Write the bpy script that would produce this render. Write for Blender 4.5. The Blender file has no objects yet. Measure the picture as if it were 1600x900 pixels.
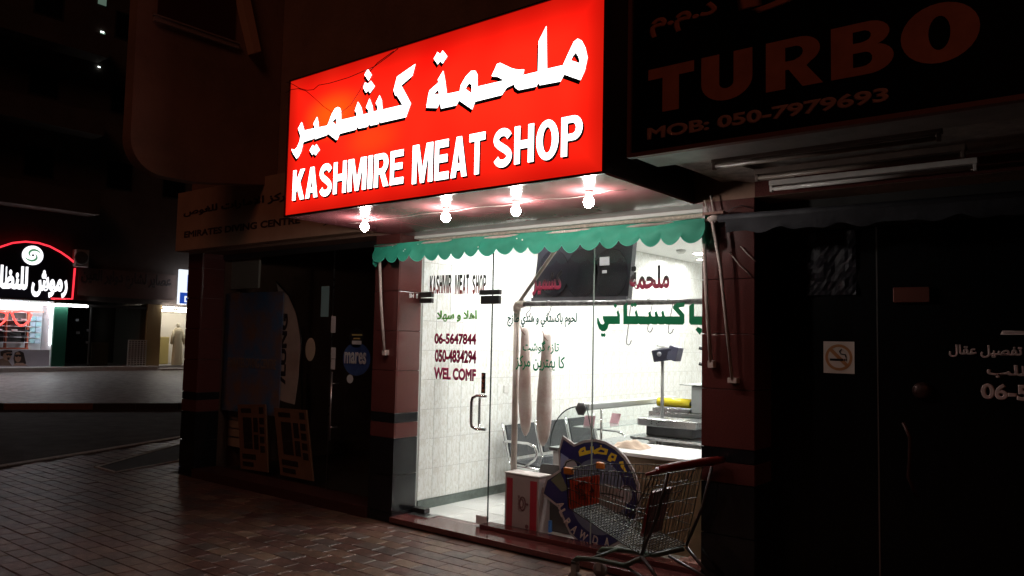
import bpy, bmesh, math, random
from mathutils import Vector, Matrix
random.seed(7)
R_ = math.radians
scene = bpy.context.scene

# ---------------------------------------------------------------- camera
F0 = 1233.6
YAW, PITCH, ROLL = 0.67538945, 0.06932419, 0.02116569
CAM = Vector((5.397, -5.051, 1.66))
_f = Vector((-math.sin(YAW) * math.cos(PITCH), math.cos(YAW) * math.cos(PITCH), math.sin(PITCH)))
_r = Vector((math.cos(YAW), math.sin(YAW), 0))
_u = _r.cross(_f)
CR = _r * math.cos(ROLL) + _u * math.sin(ROLL)
CU = -_r * math.sin(ROLL) + _u * math.cos(ROLL)
cd = bpy.data.cameras.new('camera')
cam = bpy.data.objects.new('camera', cd)
scene.collection.objects.link(cam)
cd.sensor_width = 36
cd.lens = 36 * F0 / 1600
cd.clip_start = .05
cd.clip_end = 600
m = Matrix((CR, CU, -_f)).transposed().to_4x4()
m.translation = CAM
cam.matrix_world = m
scene.camera = cam

# ---------------------------------------------------------------- world (night) and exposure
w = bpy.data.worlds.new('World')
scene.world = w
w.use_nodes = True
nt = w.node_tree
sky = nt.nodes.new('ShaderNodeTexSky')
sky.sky_type = 'NISHITA'
sky.sun_disc = False
sky.sun_elevation = R_(-3)
sky.sun_rotation = R_(200)
nt.links.new(sky.outputs[0], nt.nodes['Background'].inputs[0])
nt.nodes['Background'].inputs[1].default_value = 0.0025
sd = bpy.data.lights.new('dim_street_light', 'SUN')
sd.energy = .155
sd.angle = R_(20)
sd.color = (1, .4, .24)
sun = bpy.data.objects.new('dim_street_light', sd)
scene.collection.objects.link(sun)
sun.rotation_euler = (R_(52), 0, R_(28))
scene.view_settings.view_transform = 'Standard'
scene.view_settings.look = 'None'
scene.view_settings.exposure = 0
scene.view_settings.gamma = 1
scene.cycles.use_denoising = True
scene.cycles.max_bounces = 8
scene.cycles.transparent_max_bounces = 16
scene.cycles.sample_clamp_indirect = 4.0
scene.cycles.caustics_reflective = False
scene.cycles.caustics_refractive = False


def px(ax, v, x, y):
    """point where the line of sight of photo pixel (x, y) meets the plane axis ax = v"""
    d = _f + CR * ((x - 800) / F0) - CU * ((y - 450) / F0)
    return CAM + d * ((v - CAM[ax]) / d[ax])


# ---------------------------------------------------------------- materials
MATS = {}


def nodes(name):
    mt = bpy.data.materials.new(name)
    mt.use_nodes = True
    return mt, mt.node_tree, mt.node_tree.nodes['Principled BSDF']


def mat(name, col, rough=.5, metal=0, spec=.5, var=.0, scale=8, bump=0, bscale=60, col2=None, coat=0, detail=4, alpha=1):
    if name in MATS:
        return MATS[name]
    mt, t, b = nodes(name)
    b.inputs['Base Color'].default_value = (*col, 1)
    b.inputs['Roughness'].default_value = rough
    b.inputs['Metallic'].default_value = metal
    b.inputs['Specular IOR Level'].default_value = spec
    if coat:
        b.inputs['Coat Weight'].default_value = coat
        b.inputs['Coat Roughness'].default_value = .08
    if var or col2:
        tc = t.nodes.new('ShaderNodeTexCoord')
        n = t.nodes.new('ShaderNodeTexNoise')
        n.inputs['Scale'].default_value = scale
        n.inputs['Detail'].default_value = detail
        n.inputs['Roughness'].default_value = .65
        t.links.new(tc.outputs['Object'], n.inputs['Vector'])
        mx = t.nodes.new('ShaderNodeMix')
        mx.data_type = 'RGBA'
        c2 = col2 or tuple(c * (1 - var) for c in col)
        mr = t.nodes.new('ShaderNodeMapRange')
        mr.inputs[1].default_value = .35
        mr.inputs[2].default_value = .65
        t.links.new(n.outputs['Fac'], mr.inputs[0])
        t.links.new(mr.outputs[0], mx.inputs[0])
        mx.inputs[6].default_value = (*col, 1)
        mx.inputs[7].default_value = (*c2, 1)
        t.links.new(mx.outputs[2], b.inputs['Base Color'])
        ma = t.nodes.new('ShaderNodeMapRange')
        ma.inputs[3].default_value = max(.02, rough * .75)
        ma.inputs[4].default_value = min(1, rough * 1.3)
        t.links.new(n.outputs['Fac'], ma.inputs[0])
        t.links.new(ma.outputs[0], b.inputs['Roughness'])
    if bump:
        tc = t.nodes.new('ShaderNodeTexCoord')
        n = t.nodes.new('ShaderNodeTexNoise')
        n.inputs['Scale'].default_value = bscale
        n.inputs['Detail'].default_value = 5
        t.links.new(tc.outputs['Object'], n.inputs['Vector'])
        bp = t.nodes.new('ShaderNodeBump')
        bp.inputs['Strength'].default_value = bump
        bp.inputs['Distance'].default_value = .01
        t.links.new(n.outputs['Fac'], bp.inputs['Height'])
        t.links.new(bp.outputs[0], b.inputs['Normal'])
    MATS[name] = mt
    return mt


def emit(name, col, strength):
    if name in MATS:
        return MATS[name]
    mt, t, b = nodes(name)
    b.inputs['Base Color'].default_value = (*[c * .5 for c in col], 1)
    b.inputs['Emission Color'].default_value = (*col, 1)
    b.inputs['Emission Strength'].default_value = strength
    MATS[name] = mt
    return mt


def glass(name, tint=(1, 1, 1), refl=1.0, haze=0.0, smear=0.0):
    if name in MATS:
        return MATS[name]
    mt = bpy.data.materials.new(name)
    mt.use_nodes = True
    t = mt.node_tree
    t.nodes.clear()
    o = t.nodes.new('ShaderNodeOutputMaterial')
    tr = t.nodes.new('ShaderNodeBsdfTransparent')
    tr.inputs[0].default_value = (*tint, 1)
    g = t.nodes.new('ShaderNodeBsdfGlossy')
    g.inputs[1].default_value = .02
    fr = t.nodes.new('ShaderNodeFresnel')
    fr.inputs[0].default_value = 1.45
    ml = t.nodes.new('ShaderNodeMath')
    ml.operation = 'MULTIPLY'
    ml.inputs[1].default_value = refl
    ge = t.nodes.new('ShaderNodeNewGeometry')
    fb_ = t.nodes.new('ShaderNodeMath')
    fb_.operation = 'SUBTRACT'
    fb_.inputs[0].default_value = 1
    t.links.new(ge.outputs['Backfacing'], fb_.inputs[1])
    m0 = t.nodes.new('ShaderNodeMath')
    m0.operation = 'MULTIPLY'
    t.links.new(fr.outputs[0], m0.inputs[0])
    t.links.new(fb_.outputs[0], m0.inputs[1])
    t.links.new(m0.outputs[0], ml.inputs[0])
    mx = t.nodes.new('ShaderNodeMixShader')
    t.links.new(ml.outputs[0], mx.inputs[0])
    t.links.new(tr.outputs[0], mx.inputs[1])
    t.links.new(g.outputs[0], mx.inputs[2])
    last = mx
    if haze:
        df = t.nodes.new('ShaderNodeBsdfDiffuse')
        df.inputs[0].default_value = (.8, .8, .8, 1)
        m2 = t.nodes.new('ShaderNodeMixShader')
        m2.inputs[0].default_value = haze
        if smear:
            tc = t.nodes.new('ShaderNodeTexCoord')
            mp = t.nodes.new('ShaderNodeMapping')
            mp.inputs['Rotation'].default_value = (0, R_(25), 0)
            mp.inputs['Scale'].default_value = (2.2, 1, .8)
            nz = t.nodes.new('ShaderNodeTexNoise')
            nz.inputs['Scale'].default_value = 1.5
            nz.inputs['Detail'].default_value = 6
            mr = t.nodes.new('ShaderNodeMapRange')
            mr.inputs[1].default_value, mr.inputs[2].default_value = .42, .75
            mr.inputs[3].default_value, mr.inputs[4].default_value = haze * .3, haze + smear
            t.links.new(tc.outputs['Object'], mp.inputs[0])
            t.links.new(mp.outputs[0], nz.inputs[0])
            t.links.new(nz.outputs['Fac'], mr.inputs[0])
            t.links.new(mr.outputs[0], m2.inputs[0])
        t.links.new(mx.outputs[0], m2.inputs[1])
        t.links.new(df.outputs[0], m2.inputs[2])
        last = m2
    t.links.new(last.outputs[0], o.inputs[0])
    MATS[name] = mt
    return mt


# ---------------------------------------------------------------- mesh helpers
class MB:
    """collects shapes that become ONE mesh"""

    def __init__(s):
        s.v, s.f, s.sm = [], [], []

    def add(s, vs, fs, smooth=False):
        k = len(s.v)
        s.v += [tuple(v) for v in vs]
        s.f += [tuple(i + k for i in f) for f in fs]
        s.sm += [smooth] * len(fs)
        return s

    def box(s, x0, x1, y0, y1, z0, z1, rot=None, at=None, ch=0):
        if ch:
            bm = bmesh.new()
            bmesh.ops.create_cube(bm, size=1)
            for v in bm.verts:
                v.co = Vector(((x0 + x1) / 2 + v.co.x * (x1 - x0), (y0 + y1) / 2 + v.co.y * (y1 - y0), (z0 + z1) / 2 + v.co.z * (z1 - z0)))
            bmesh.ops.bevel(bm, geom=bm.edges[:], offset=ch, segments=2, affect='EDGES', profile=.5)
            bm.verts.index_update()
            vs = [v.co.copy() for v in bm.verts]
            fs = [[v.index for v in f.verts] for f in bm.faces]
            bm.free()
        else:
            vs = [Vector((x, y, z)) for x in (x0, x1) for y in (y0, y1) for z in (z0, z1)]
            fs = [(0, 1, 3, 2), (4, 6, 7, 5), (0, 4, 5, 1), (2, 3, 7, 6), (0, 2, 6, 4), (1, 5, 7, 3)]
        if rot is not None:
            at = Vector(at) if at is not None else Vector(((x0 + x1) / 2, (y0 + y1) / 2, (z0 + z1) / 2))
            vs = [rot @ (v - at) + at for v in vs]
        return s.add(vs, fs)

    def quad(s, a, b, c, d):
        return s.add([a, b, c, d], [(0, 1, 2, 3)])

    def tube(s, pts, r, n=6, cap=True, closed=False):
        pts = [Vector(p) for p in pts]
        rs = r if isinstance(r, (list, tuple)) else [r] * len(pts)
        k = len(pts)
        vs = []
        prev = None
        for i, p in enumerate(pts):
            if closed:
                d = pts[(i + 1) % k] - pts[i - 1]
            else:
                d = pts[min(i + 1, k - 1)] - pts[max(i - 1, 0)]
            d.normalize()
            if prev is None:
                a = Vector((0, 0, 1)) if abs(d.z) < .9 else Vector((1, 0, 0))
                e = d.cross(a).normalized()
            else:
                e = (prev - d * prev.dot(d)).normalized()
            prev = e
            g = d.cross(e)
            for j in range(n):
                t = 2 * math.pi * (j + .5) / n
                vs.append(p + e * (math.cos(t) * rs[i]) + g * (math.sin(t) * rs[i]))
        fs = []
        m_ = k if closed else k - 1
        for i in range(m_):
            for j in range(n):
                i2 = (i + 1) % k
                fs.append((i * n + j, i * n + (j + 1) % n, i2 * n + (j + 1) % n, i2 * n + j))
        if cap and not closed:
            fs.append(tuple(range(n - 1, -1, -1)))
            fs.append(tuple((k - 1) * n + j for j in range(n)))
        return s.add(vs, fs, n > 4)

    def lathe(s, prof, at=(0, 0, 0), n=16, M=None, cap=True):
        """prof: list of (radius, height) about z"""
        at = Vector(at)
        vs = []
        for r, h in prof:
            for j in range(n):
                t = 2 * math.pi * j / n
                v = Vector((r * math.cos(t), r * math.sin(t), h))
                vs.append((M @ v if M else v) + at)
        fs = []
        for i in range(len(prof) - 1):
            for j in range(n):
                fs.append((i * n + j, i * n + (j + 1) % n, (i + 1) * n + (j + 1) % n, (i + 1) * n + j))
        if cap and prof[0][0] > 1e-6:
            fs.append(tuple(range(n - 1, -1, -1)))
        if cap and prof[-1][0] > 1e-6:
            fs.append(tuple((len(prof) - 1) * n + j for j in range(n)))
        return s.add(vs, fs, True)

    def prism(s, poly, o, u, v, d):
        """flat polygon poly (a, b) -> o + a u + b v, thickened by vector d"""
        o, u, v, d = Vector(o), Vector(u), Vector(v), Vector(d)
        n = len(poly)
        a = [o + u * p[0] + v * p[1] for p in poly]
        b = [p + d for p in a]
        fs = [tuple(range(n)), tuple(range(2 * n - 1, n - 1, -1))]
        fs += [(i, n + i, n + (i + 1) % n, (i + 1) % n) for i in range(n)]
        return s.add(a + b, fs)

    def mesh(s, name):
        me = bpy.data.meshes.new(name)
        me.from_pydata(s.v, [], s.f)
        me.polygons.foreach_set('use_smooth', s.sm)
        bm = bmesh.new()
        bm.from_mesh(me)
        bmesh.ops.recalc_face_normals(bm, faces=bm.faces[:])
        bm.to_mesh(me)
        bm.free()
        me.update()
        return me

    def build(s, name, material, parent=None, **k):
        return put(name, s.mesh(name), material, parent, **k)


def tag(o, label=None, cat=None, group=None, kind=None):
    if label: o['label'] = label
    if cat: o['category'] = cat
    if group: o['group'] = group
    if kind: o['kind'] = kind
    return o


def put(name, me, material, parent=None, **k):
    o = bpy.data.objects.new(name, me)
    scene.collection.objects.link(o)
    if material is not None and len(me.materials) == 0:
        me.materials.append(material)
    if parent is not None:
        o.parent = parent
        o.matrix_parent_inverse = Matrix.Identity(4)
        if parent.type == 'EMPTY' or True:
            o.location = -abs_loc(parent)
    return tag(o, **k)


def abs_loc(o):
    v = Vector((0, 0, 0))
    while o is not None:
        v += o.location
        o = o.parent
    return v


def thing(name, loc, label, cat, group=None):
    o = bpy.data.objects.new(name, None)
    scene.collection.objects.link(o)
    o.location = loc
    o.empty_display_size = .1
    return tag(o, label, cat, group)


# ---------------------------------------------------------------- lettering helpers
def _curve_mesh(cu, name):
    o = bpy.data.objects.new('tmp_' + name, cu)
    scene.collection.objects.link(o)
    dg = bpy.context.evaluated_depsgraph_get()
    me = bpy.data.meshes.new_from_object(o.evaluated_get(dg))
    bpy.data.objects.remove(o)
    bpy.data.curves.remove(cu)
    me.name = name
    me.materials.clear()
    return me


def text_mesh(body, bold=.0, name='lettering'):
    cu = bpy.data.curves.new('tmp', 'FONT')
    cu.body = body
    cu.size = 1
    cu.fill_mode = 'BOTH'
    cu.bevel_depth = bold
    cu.bevel_resolution = 0
    cu.resolution_u = 4
    return _curve_mesh(cu, name)


def outline_mesh(polys, name='lettering'):
    """closed outlines, inner ones become holes"""
    cu = bpy.data.curves.new('tmp', 'CURVE')
    cu.dimensions = '2D'
    cu.fill_mode = 'BOTH'
    for p in polys:
        sp = cu.splines.new('POLY')
        sp.points.add(len(p) - 1)
        for q, c in zip(sp.points, p):
            q.co = (c[0], c[1], 0, 1)
        sp.use_cyclic_u = True
    return _curve_mesh(cu, name)


def fit(me, o, u, v, n, thick=.002, keep=False):
    """map the xy bounding box of a flat mesh onto the parallelogram o, u, v (n = outward unit normal)"""
    xs = [q.co.x for q in me.vertices]
    ys = [q.co.y for q in me.vertices]
    zs = [q.co.z for q in me.vertices]
    x0, x1, y0, y1, z0, z1 = min(xs), max(xs), min(ys), max(ys), min(zs), max(zs)
    o, u, v, n = Vector(o), Vector(u), Vector(v), Vector(n)
    for q in me.vertices:
        a = (q.co.x - x0) / (x1 - x0)
        b = (q.co.y - y0) / (y1 - y0)
        h = (q.co.z - z0) / (z1 - z0) if z1 - z0 > 1e-6 else 0
        q.co = o + u * a + v * b + n * (thick * h)
    me.update()
    return me


AR = {  # presentation forms: isolated, final, initial, medial
    'ا': 'FE8D FE8E', 'أ': 'FE83 FE84', 'ب': 'FE8F FE90 FE91 FE92', 'ة': 'FE93 FE94', 'ت': 'FE95 FE96 FE97 FE98', 'ج': 'FE9D FE9E FE9F FEA0',
    'ح': 'FEA1 FEA2 FEA3 FEA4', 'د': 'FEA9 FEAA', 'ر': 'FEAD FEAE', 'ز': 'FEAF FEB0', 'س': 'FEB1 FEB2 FEB3 FEB4', 'ش': 'FEB5 FEB6 FEB7 FEB8',
    'ص': 'FEB9 FEBA FEBB FEBC', 'ض': 'FEBD FEBE FEBF FEC0', 'ط': 'FEC1 FEC2 FEC3 FEC4', 'ظ': 'FEC5 FEC6 FEC7 FEC8', 'ع': 'FEC9 FECA FECB FECC',
    'غ': 'FECD FECE FECF FED0', 'ف': 'FED1 FED2 FED3 FED4', 'ق': 'FED5 FED6 FED7 FED8', 'ك': 'FED9 FEDA FEDB FEDC', 'ل': 'FEDD FEDE FEDF FEE0',
    'م': 'FEE1 FEE2 FEE3 FEE4', 'ن': 'FEE5 FEE6 FEE7 FEE8', 'ه': 'FEE9 FEEA FEEB FEEC', 'و': 'FEED FEEE', 'ي': 'FEF1 FEF2 FEF3 FEF4',
    'گ': 'FB92 FB93 FB94 FB95', 'ک': 'FB8E FB8F FB90 FB91', 'ی': 'FBFC FBFD FBFE FBFF', '\ufefb': 'FEFB FEFC'}


def arabic(s):
    s = s.replace('لا', '\ufefb')
    out = []
    for i, c in enumerate(s):
        if c not in AR:
            out.append(c)
            continue
        fm = AR[c].split()
        pj = i > 0 and s[i - 1] in AR and len(AR[s[i - 1]].split()) == 4
        nj = len(fm) == 4 and i + 1 < len(s) and s[i + 1] in AR
        k = (3 if nj else 1) if pj else (2 if nj else 0)
        out.append(chr(int(fm[k], 16)))
    return ''.join(reversed(out))


def sign_text(name, body, ax, val, x0, yb, x1, yt, material, parent, bold=.02, off=.003, me=None, xref=None, **k):
    """text fitted between pixel (x0, yb) lower left and (x1, yt) upper right on the plane axis ax = val"""
    a = px(ax, val, x0, yb)
    b = px(ax, val, x1, yt)
    n = Vector((0, -1, 0)) if ax == 1 else Vector((1, 0, 0))
    u = Vector((b.x - a.x, 0, 0)) if ax == 1 else Vector((0, b.y - a.y, 0))
    me = me or text_mesh(body, bold, name)
    fit(me, a + n * off, u, Vector((0, 0, b.z - a.z)), n)
    return put(name, me, material, parent, **k)


# heavy sans capitals, outlines in a 1 x 1 box with stem s
def arc(cx, cy, rx, ry, a0, a1, n=12):
    return [(cx + rx * math.cos(R_(a0 + (a1 - a0) * i / n)), cy + ry * math.sin(R_(a0 + (a1 - a0) * i / n))) for i in range(n + 1)]


def glyph(c, s=.3, t=.2):
    """s stem width, t bar height (both of the unit box)"""
    if c == 'K': return [[(0, 0), (0, 1), (s, 1), (s, .62), (.64, 1), (1, 1), (.62, .58), (1.02, 0), (.66, 0), (.41, .37), (s, .25), (s, 0)]]
    if c == 'A': return [[(0, 0), (.34, 1), (.66, 1), (1, 0), (.69, 0), (.635, .17), (.365, .17), (.31, 0)], [(.41, .34), (.59, .34), (.5, .72)]]
    if c == 'H': return [[(0, 0), (0, 1), (s, 1), (s, .5 + t / 1.8), (1 - s, .5 + t / 1.8), (1 - s, 1), (1, 1), (1, 0), (1 - s, 0), (1 - s, .5 - t / 1.8), (s, .5 - t / 1.8), (s, 0)]]
    if c == 'M': return [[(0, 0), (0, 1), (.31, 1), (.5, .34), (.69, 1), (1, 1), (1, 0), (.79, 0), (.79, .8), (.59, 0), (.41, 0), (.21, .8), (.21, 0)]]
    if c == 'I': return [[(0, 0), (0, 1), (1, 1), (1, 0)]]
    if c == 'E': return [[(0, 0), (0, 1), (.96, 1), (.96, 1 - t), (s, 1 - t), (s, .5 + t / 2 + .03), (.9, .5 + t / 2 + .03), (.9, .5 - t / 2 + .03), (s, .5 - t / 2 + .03), (s, t), (1, t), (1, 0)]]
    if c == 'T': return [[(0, 1), (1, 1), (1, 1 - t), (.5 + s / 2, 1 - t), (.5 + s / 2, 0), (.5 - s / 2, 0), (.5 - s / 2, 1 - t), (0, 1 - t)]]
    if c == 'O': return [arc(.5, .5, .5, .52, 0, 360, 28)[:-1], arc(.5, .5, .5 - s, .5 - t * .85, 0, 360, 24)[:-1]]
    if c == 'P': return [[(0, 0), (0, 1), (.5, 1)] + arc(.58, .69, .42, .31, 80, -80, 10) + [(.5, .38), (s, .38), (s, 0)], [(s, .83), (.52, .83)] + arc(.54, .69, .16, .135, 80, -80, 6) + [(.52, .55), (s, .55)]]
    if c == 'R': return [[(0, 0), (0, 1), (.55, 1)] + arc(.6, .71, .38, .29, 80, -55, 10) + [(.74, .4), (1.03, 0), (.67, 0), (.42, .38), (s, .38), (s, 0)], [(s, .83), (.54, .83)] + arc(.54, .7, .14, .13, 80, -80, 6) + [(.52, .55), (s, .55)]]
    if c == 'B': return [[(0, 0), (0, 1), (.55, 1)] + arc(.6, .755, .34, .245, 80, -65, 8) + arc(.6, .285, .4, .285, 62, -80, 10) + [(.5, 0)], [(s, .84), (.55, .84)] + arc(.55, .735, .1, .1, 80, -80, 5) + [(.5, .62), (s, .62)], [(s, .43), (.55, .43)] + arc(.55, .3, .12, .13, 80, -80, 5) + [(.5, .16), (s, .16)]]
    if c == 'U': return [[(0, 1), (s, 1), (s, .4)] + arc(.5, .36, .5 - s, .36 - t, 180, 360, 12) + [(1 - s, 1), (1, 1), (1, .4)] + arc(.5, .4, .5, .42, 0, -180, 16)]
    if c == 'S':
        ctr = arc(.5, .73, .5 - s / 2, .27 - t / 2 + .02, 15, 200, 12) + [(.3, .58), (.5, .5), (.7, .42)] + arc(.5, .27, .5 - s / 2, .27 - t / 2 + .02, 20, -165, 12)
        L, Rr = [], []
        for i, p in enumerate(ctr):
            a, b = ctr[max(0, i - 1)], ctr[min(len(ctr) - 1, i + 1)]
            dx, dy = b[0] - a[0], b[1] - a[1]
            l = math.hypot(dx, dy) or 1
            nx, ny = -dy / l, dx / l
            wx, wy = s / 2 * .98, t / 2 * 1.08
            L.append((p[0] + nx * wx, p[1] + ny * wy))
            Rr.append((p[0] - nx * wx, p[1] - ny * wy))
        return [L + Rr[::-1]]
    return []


ADV = {'I': .3, 'M': 1.3, ' ': .36, 'O': 1.04, 'S': .95, 'T': .9, 'E': .86}


def word_polys(txt, s=.32, t=.2, gap=.1, wid=1.0):
    polys, x = [], 0
    for c in txt:
        a = ADV.get(c, .95) * wid
        for p in glyph(c, s if c != 'I' else 1, t):
            polys.append([(x + q[0] * a, q[1]) for q in p])
        x += a + (gap if c != ' ' else 0)
    return polys, x
# ---------------------------------------------------------------- palette
MAROON = mat('maroon_granite', (.115, .034, .03), .22, var=.35, scale=120, detail=3)
BLACKG = mat('black_granite', (.012, .012, .014), .16, var=.4, scale=150)
GROUT = mat('grout', (.16, .12, .11), .9)
WHITEP = mat('white_paint', (.74, .73, .7), .5, var=.08, scale=4)
PLASTER = mat('old_plaster', (.42, .39, .36), .85, var=.45, scale=9, bump=.4, bscale=40)
DARKWALL = mat('dark_facade_paint', (.3, .17, .12), .85, var=.35, scale=1.2, bump=.35, bscale=22, detail=9)
CHROME = mat('chrome', (.75, .75, .76), .12, 1)
STEEL = mat('brushed_steel', (.55, .56, .57), .28, 1, var=.15, scale=30)
BLACKP = mat('black_plastic', (.012, .012, .014), .35)
BLACKM = mat('black_metal', (.015, .014, .014), .4)
POLE = mat('cream_pole_paint', (.62, .52, .47), .45, var=.25, scale=20)
CLEAR = glass('clear_glass', (.97, .985, .975), 1.0, .003, .014)
DARKGL = glass('tinted_glass', (.86, .85, .84), 1.0)
ASPH = mat('asphalt', (.045, .043, .042), .8, var=.35, scale=3, bump=.5, bscale=160)
FLOORT = mat('white_floor_tile', (.72, .72, .7), .16, var=.06, scale=3)
CEIL = mat('ceiling_white', (.78, .78, .76), .8)


def inst(name, me, loc, parent, **k):
    o = bpy.data.objects.new(name, me)
    scene.collection.objects.link(o)
    o.parent = parent
    o.location = Vector(loc) - (abs_loc(parent) if parent is not None else Vector())
    return tag(o, **k)


def see(p):
    d = Vector(p) - CAM
    z = d.dot(_f)
    return (800 + F0 * d.dot(CR) / z, 450 - F0 * d.dot(CU) / z, z) if z > .1 else (-9e9, 0, z)


# ---------------------------------------------------------------- road, kerbs, pavements
MB().quad((-300, -300, -.1), (300, -300, -.1), (300, 300, -.1), (-300, 300, -.1)).build('road', ASPH, kind='structure')
KN = [(-3.2, -9), (-4.6, -5), (-5.3, -2.9), (-5.806, -1.215), (-6.333, .087), (-7.105, 1.842), (-7.6, 3.6), (-7.75, 6), (-7.75, 14)]
poly = KN + [(12, 14), (12, -9)]
pave = MB().prism(poly, (0, 0, -.1), (1, 0, 0), (0, 1, 0), (0, 0, .0955)).build('pavement', mat('paving_bed', (.055, .04, .034), .95, var=.3, scale=30), kind='structure')
KERBM = mat('kerb_concrete', (.45, .43, .4), .6, var=.3, scale=12, bump=.3, bscale=80)
kerb = MB().prism([(p[0] + .02, p[1]) for p in KN] + [(p[0] + .1, p[1]) for p in KN[::-1]], (0, 0, -.099), (1, 0, 0), (0, 1, 0), (0, 0, .07)).build('kerb', KERBM, kind='structure')


def poly_walk(pts, step):
    out = []
    for a, b in zip(pts[:-1], pts[1:]):
        a, b = Vector((*a, 0)), Vector((*b, 0))
        n = max(1, round((b - a).length / step))
        for i in range(n):
            out.append((a.lerp(b, i / n), a.lerp(b, (i + 1) / n)))
    return out


for a, b in poly_walk(KN, .9):
    d = (b - a).normalized()
    s = Vector((d.y, -d.x, 0))
    q = MB()
    a2, b2 = a + d * .004, b - d * .004
    prof = [(-.012, -.1), (-.012, -.005), (0, .008), (.135, .008), (.135, -.1)]
    vs = [p + s * t + Vector((0, 0, z)) for p in (a2, b2) for t, z in prof]
    q.add(vs, [(0, 1, 2, 3, 4), (9, 8, 7, 6, 5)] + [(i, 5 + i, 5 + (i + 1) % 5, (i + 1) % 5) for i in range(5)])
    q.build('kerb_stone', KERBM, kerb)

# pavers: real blocks, 300 of them single, the rest joined
PCOL = [(.135, .066, .05), (.165, .09, .062), (.11, .072, .062), (.2, .125, .085), (.125, .056, .046), (.14, .095, .08)]


def stain(mt):
    """worn, stained patches with a shape of their own, across many blocks"""
    t = mt.node_tree
    b = t.nodes['Principled BSDF']
    src = b.inputs['Base Color'].links[0].from_socket
    g = t.nodes.new('ShaderNodeNewGeometry')
    n = t.nodes.new('ShaderNodeTexNoise')
    n.inputs['Scale'].default_value = 1.3
    n.inputs['Detail'].default_value = 9
    n.inputs['Roughness'].default_value = .7
    mr = t.nodes.new('ShaderNodeMapRange')
    mr.inputs[1].default_value, mr.inputs[2].default_value = .35, .6
    mr.inputs[3].default_value, mr.inputs[4].default_value = .45, 1.1
    mx = t.nodes.new('ShaderNodeMix')
    mx.data_type = 'RGBA'
    mx.blend_type = 'MULTIPLY'
    mx.inputs[0].default_value = 1
    t.links.new(g.outputs['Position'], n.inputs['Vector'])
    t.links.new(n.outputs['Fac'], mr.inputs[0])
    t.links.new(src, mx.inputs[6])
    t.links.new(mr.outputs[0], mx.inputs[7])
    t.links.new(mx.outputs[2], b.inputs['Base Color'])
    return mt


PM = [stain(mat('paver_clay_%d' % i, c, .4, var=.35, scale=14, bump=.45, bscale=70)) for i, c in enumerate(PCOL)]
PX, PY = .232, .148


def paver_mb(h=0.0, q=None, at=(0, 0), tilt=(0, 0)):
    q = q or MB()
    a, b = PX / 2 - .0022, PY / 2 - .0022
    vs = []
    for z, i in ((-.04, 0), (-.004, 0), (0, .005)):
        for sx, sy in ((-1, -1), (1, -1), (1, 1), (-1, 1)):
            x, y = sx * (a - i), sy * (b - i)
            vs.append((at[0] + x, at[1] + y, z + h + x * tilt[0] + y * tilt[1]))
    q.add(vs, [(8, 9, 10, 11)] + [(k * 4 + j, k * 4 + (j + 1) % 4, k * 4 + 4 + (j + 1) % 4, k * 4 + 4 + j) for k in (0, 1) for j in range(4)])
    return q


def inside(x, y, P):
    c = False
    for i in range(len(P)):
        x1, y1 = P[i]
        x2, y2 = P[i - 1]
        if (y1 > y) != (y2 > y) and x < (x2 - x1) * (y - y1) / (y2 - y1) + x1:
            c = not c
    return c


PATCH = [(-4.88, -.46), (-6.2, 1.36), (-5.6, 1.2), (-4.68, .52), (-4.35, -.47)]
spots = []
inner = [(p[0] + .16, p[1]) for p in KN] + [(12, 14), (12, -9)]
for j in range(-42, 34):
    for i in range(-33, 34):
        x = (i + (.5 if j % 2 else 0)) * PX
        y = j * PY - .075
        if not (inside(x - PX / 2, y, inner) and inside(x + PX / 2, y, inner)):
            continue
        if y > -.07 and x > -3.9:
            continue
        if y > 3.5 or inside(x, y, PATCH):
            continue
        s = see((x, y, 0))
        spots.append((x, y, s))
vis = sorted([s for s in spots if -30 < s[2][0] < 1630 and s[2][1] < 915], key=lambda s: s[2][2])
single = set((s[0], s[1]) for s in vis[:300])
pme = []
for mt in PM:
    me = paver_mb().mesh('paver')
    me.materials.append(mt)
    pme.append(me)
rest = MB()
ri = []
for x, y, s in spots:
    k = random.choice([0, 0, 1, 1, 2, 3, 4, 5])
    h = random.uniform(-.0025, .0015)
    t = (random.gauss(0, .005), random.gauss(0, .007))
    if (x, y) in single:
        o = inst('paver', pme[k], (x, y, h), pave)
        o.rotation_euler = (t[1], -t[0], random.uniform(-.008, .008))
    else:
        n0 = len(rest.f)
        paver_mb(h, rest, (x, y), t)
        ri += [k] * (len(rest.f) - n0)
me = rest.mesh('pavers')
for mt in PM:
    me.materials.append(mt)
me.polygons.foreach_set('material_index', ri)
put('pavers', me, None, pave, kind='stuff')
q = MB().prism(PATCH, (0, 0, -.003), (1, 0, 0), (0, 1, 0), (0, 0, .006)).build('tarmac_patch', mat('fresh_tarmac', (.015, .014, .014), .7, bump=.5, bscale=150), pave)
q = MB()
for a, b in zip(PATCH, PATCH[1:] + PATCH[:1]):
    d = (Vector((*b, 0)) - Vector((*a, 0))).normalized() * .02
    n = Vector((d.y, -d.x, 0)) * 1.2
    A, B = Vector((*a, 0)), Vector((*b, 0))
    q.add([A + n, B + n, B - n, A - n, A + n + Vector((0, 0, .008)), B + n + Vector((0, 0, .008)), B - n + Vector((0, 0, .008)), A - n + Vector((0, 0, .008))],
          [(4, 5, 6, 7), (0, 1, 5, 4), (1, 2, 6, 5), (2, 3, 7, 6), (3, 0, 4, 7)])
q.build('patch_edging', KERBM, pave)

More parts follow.
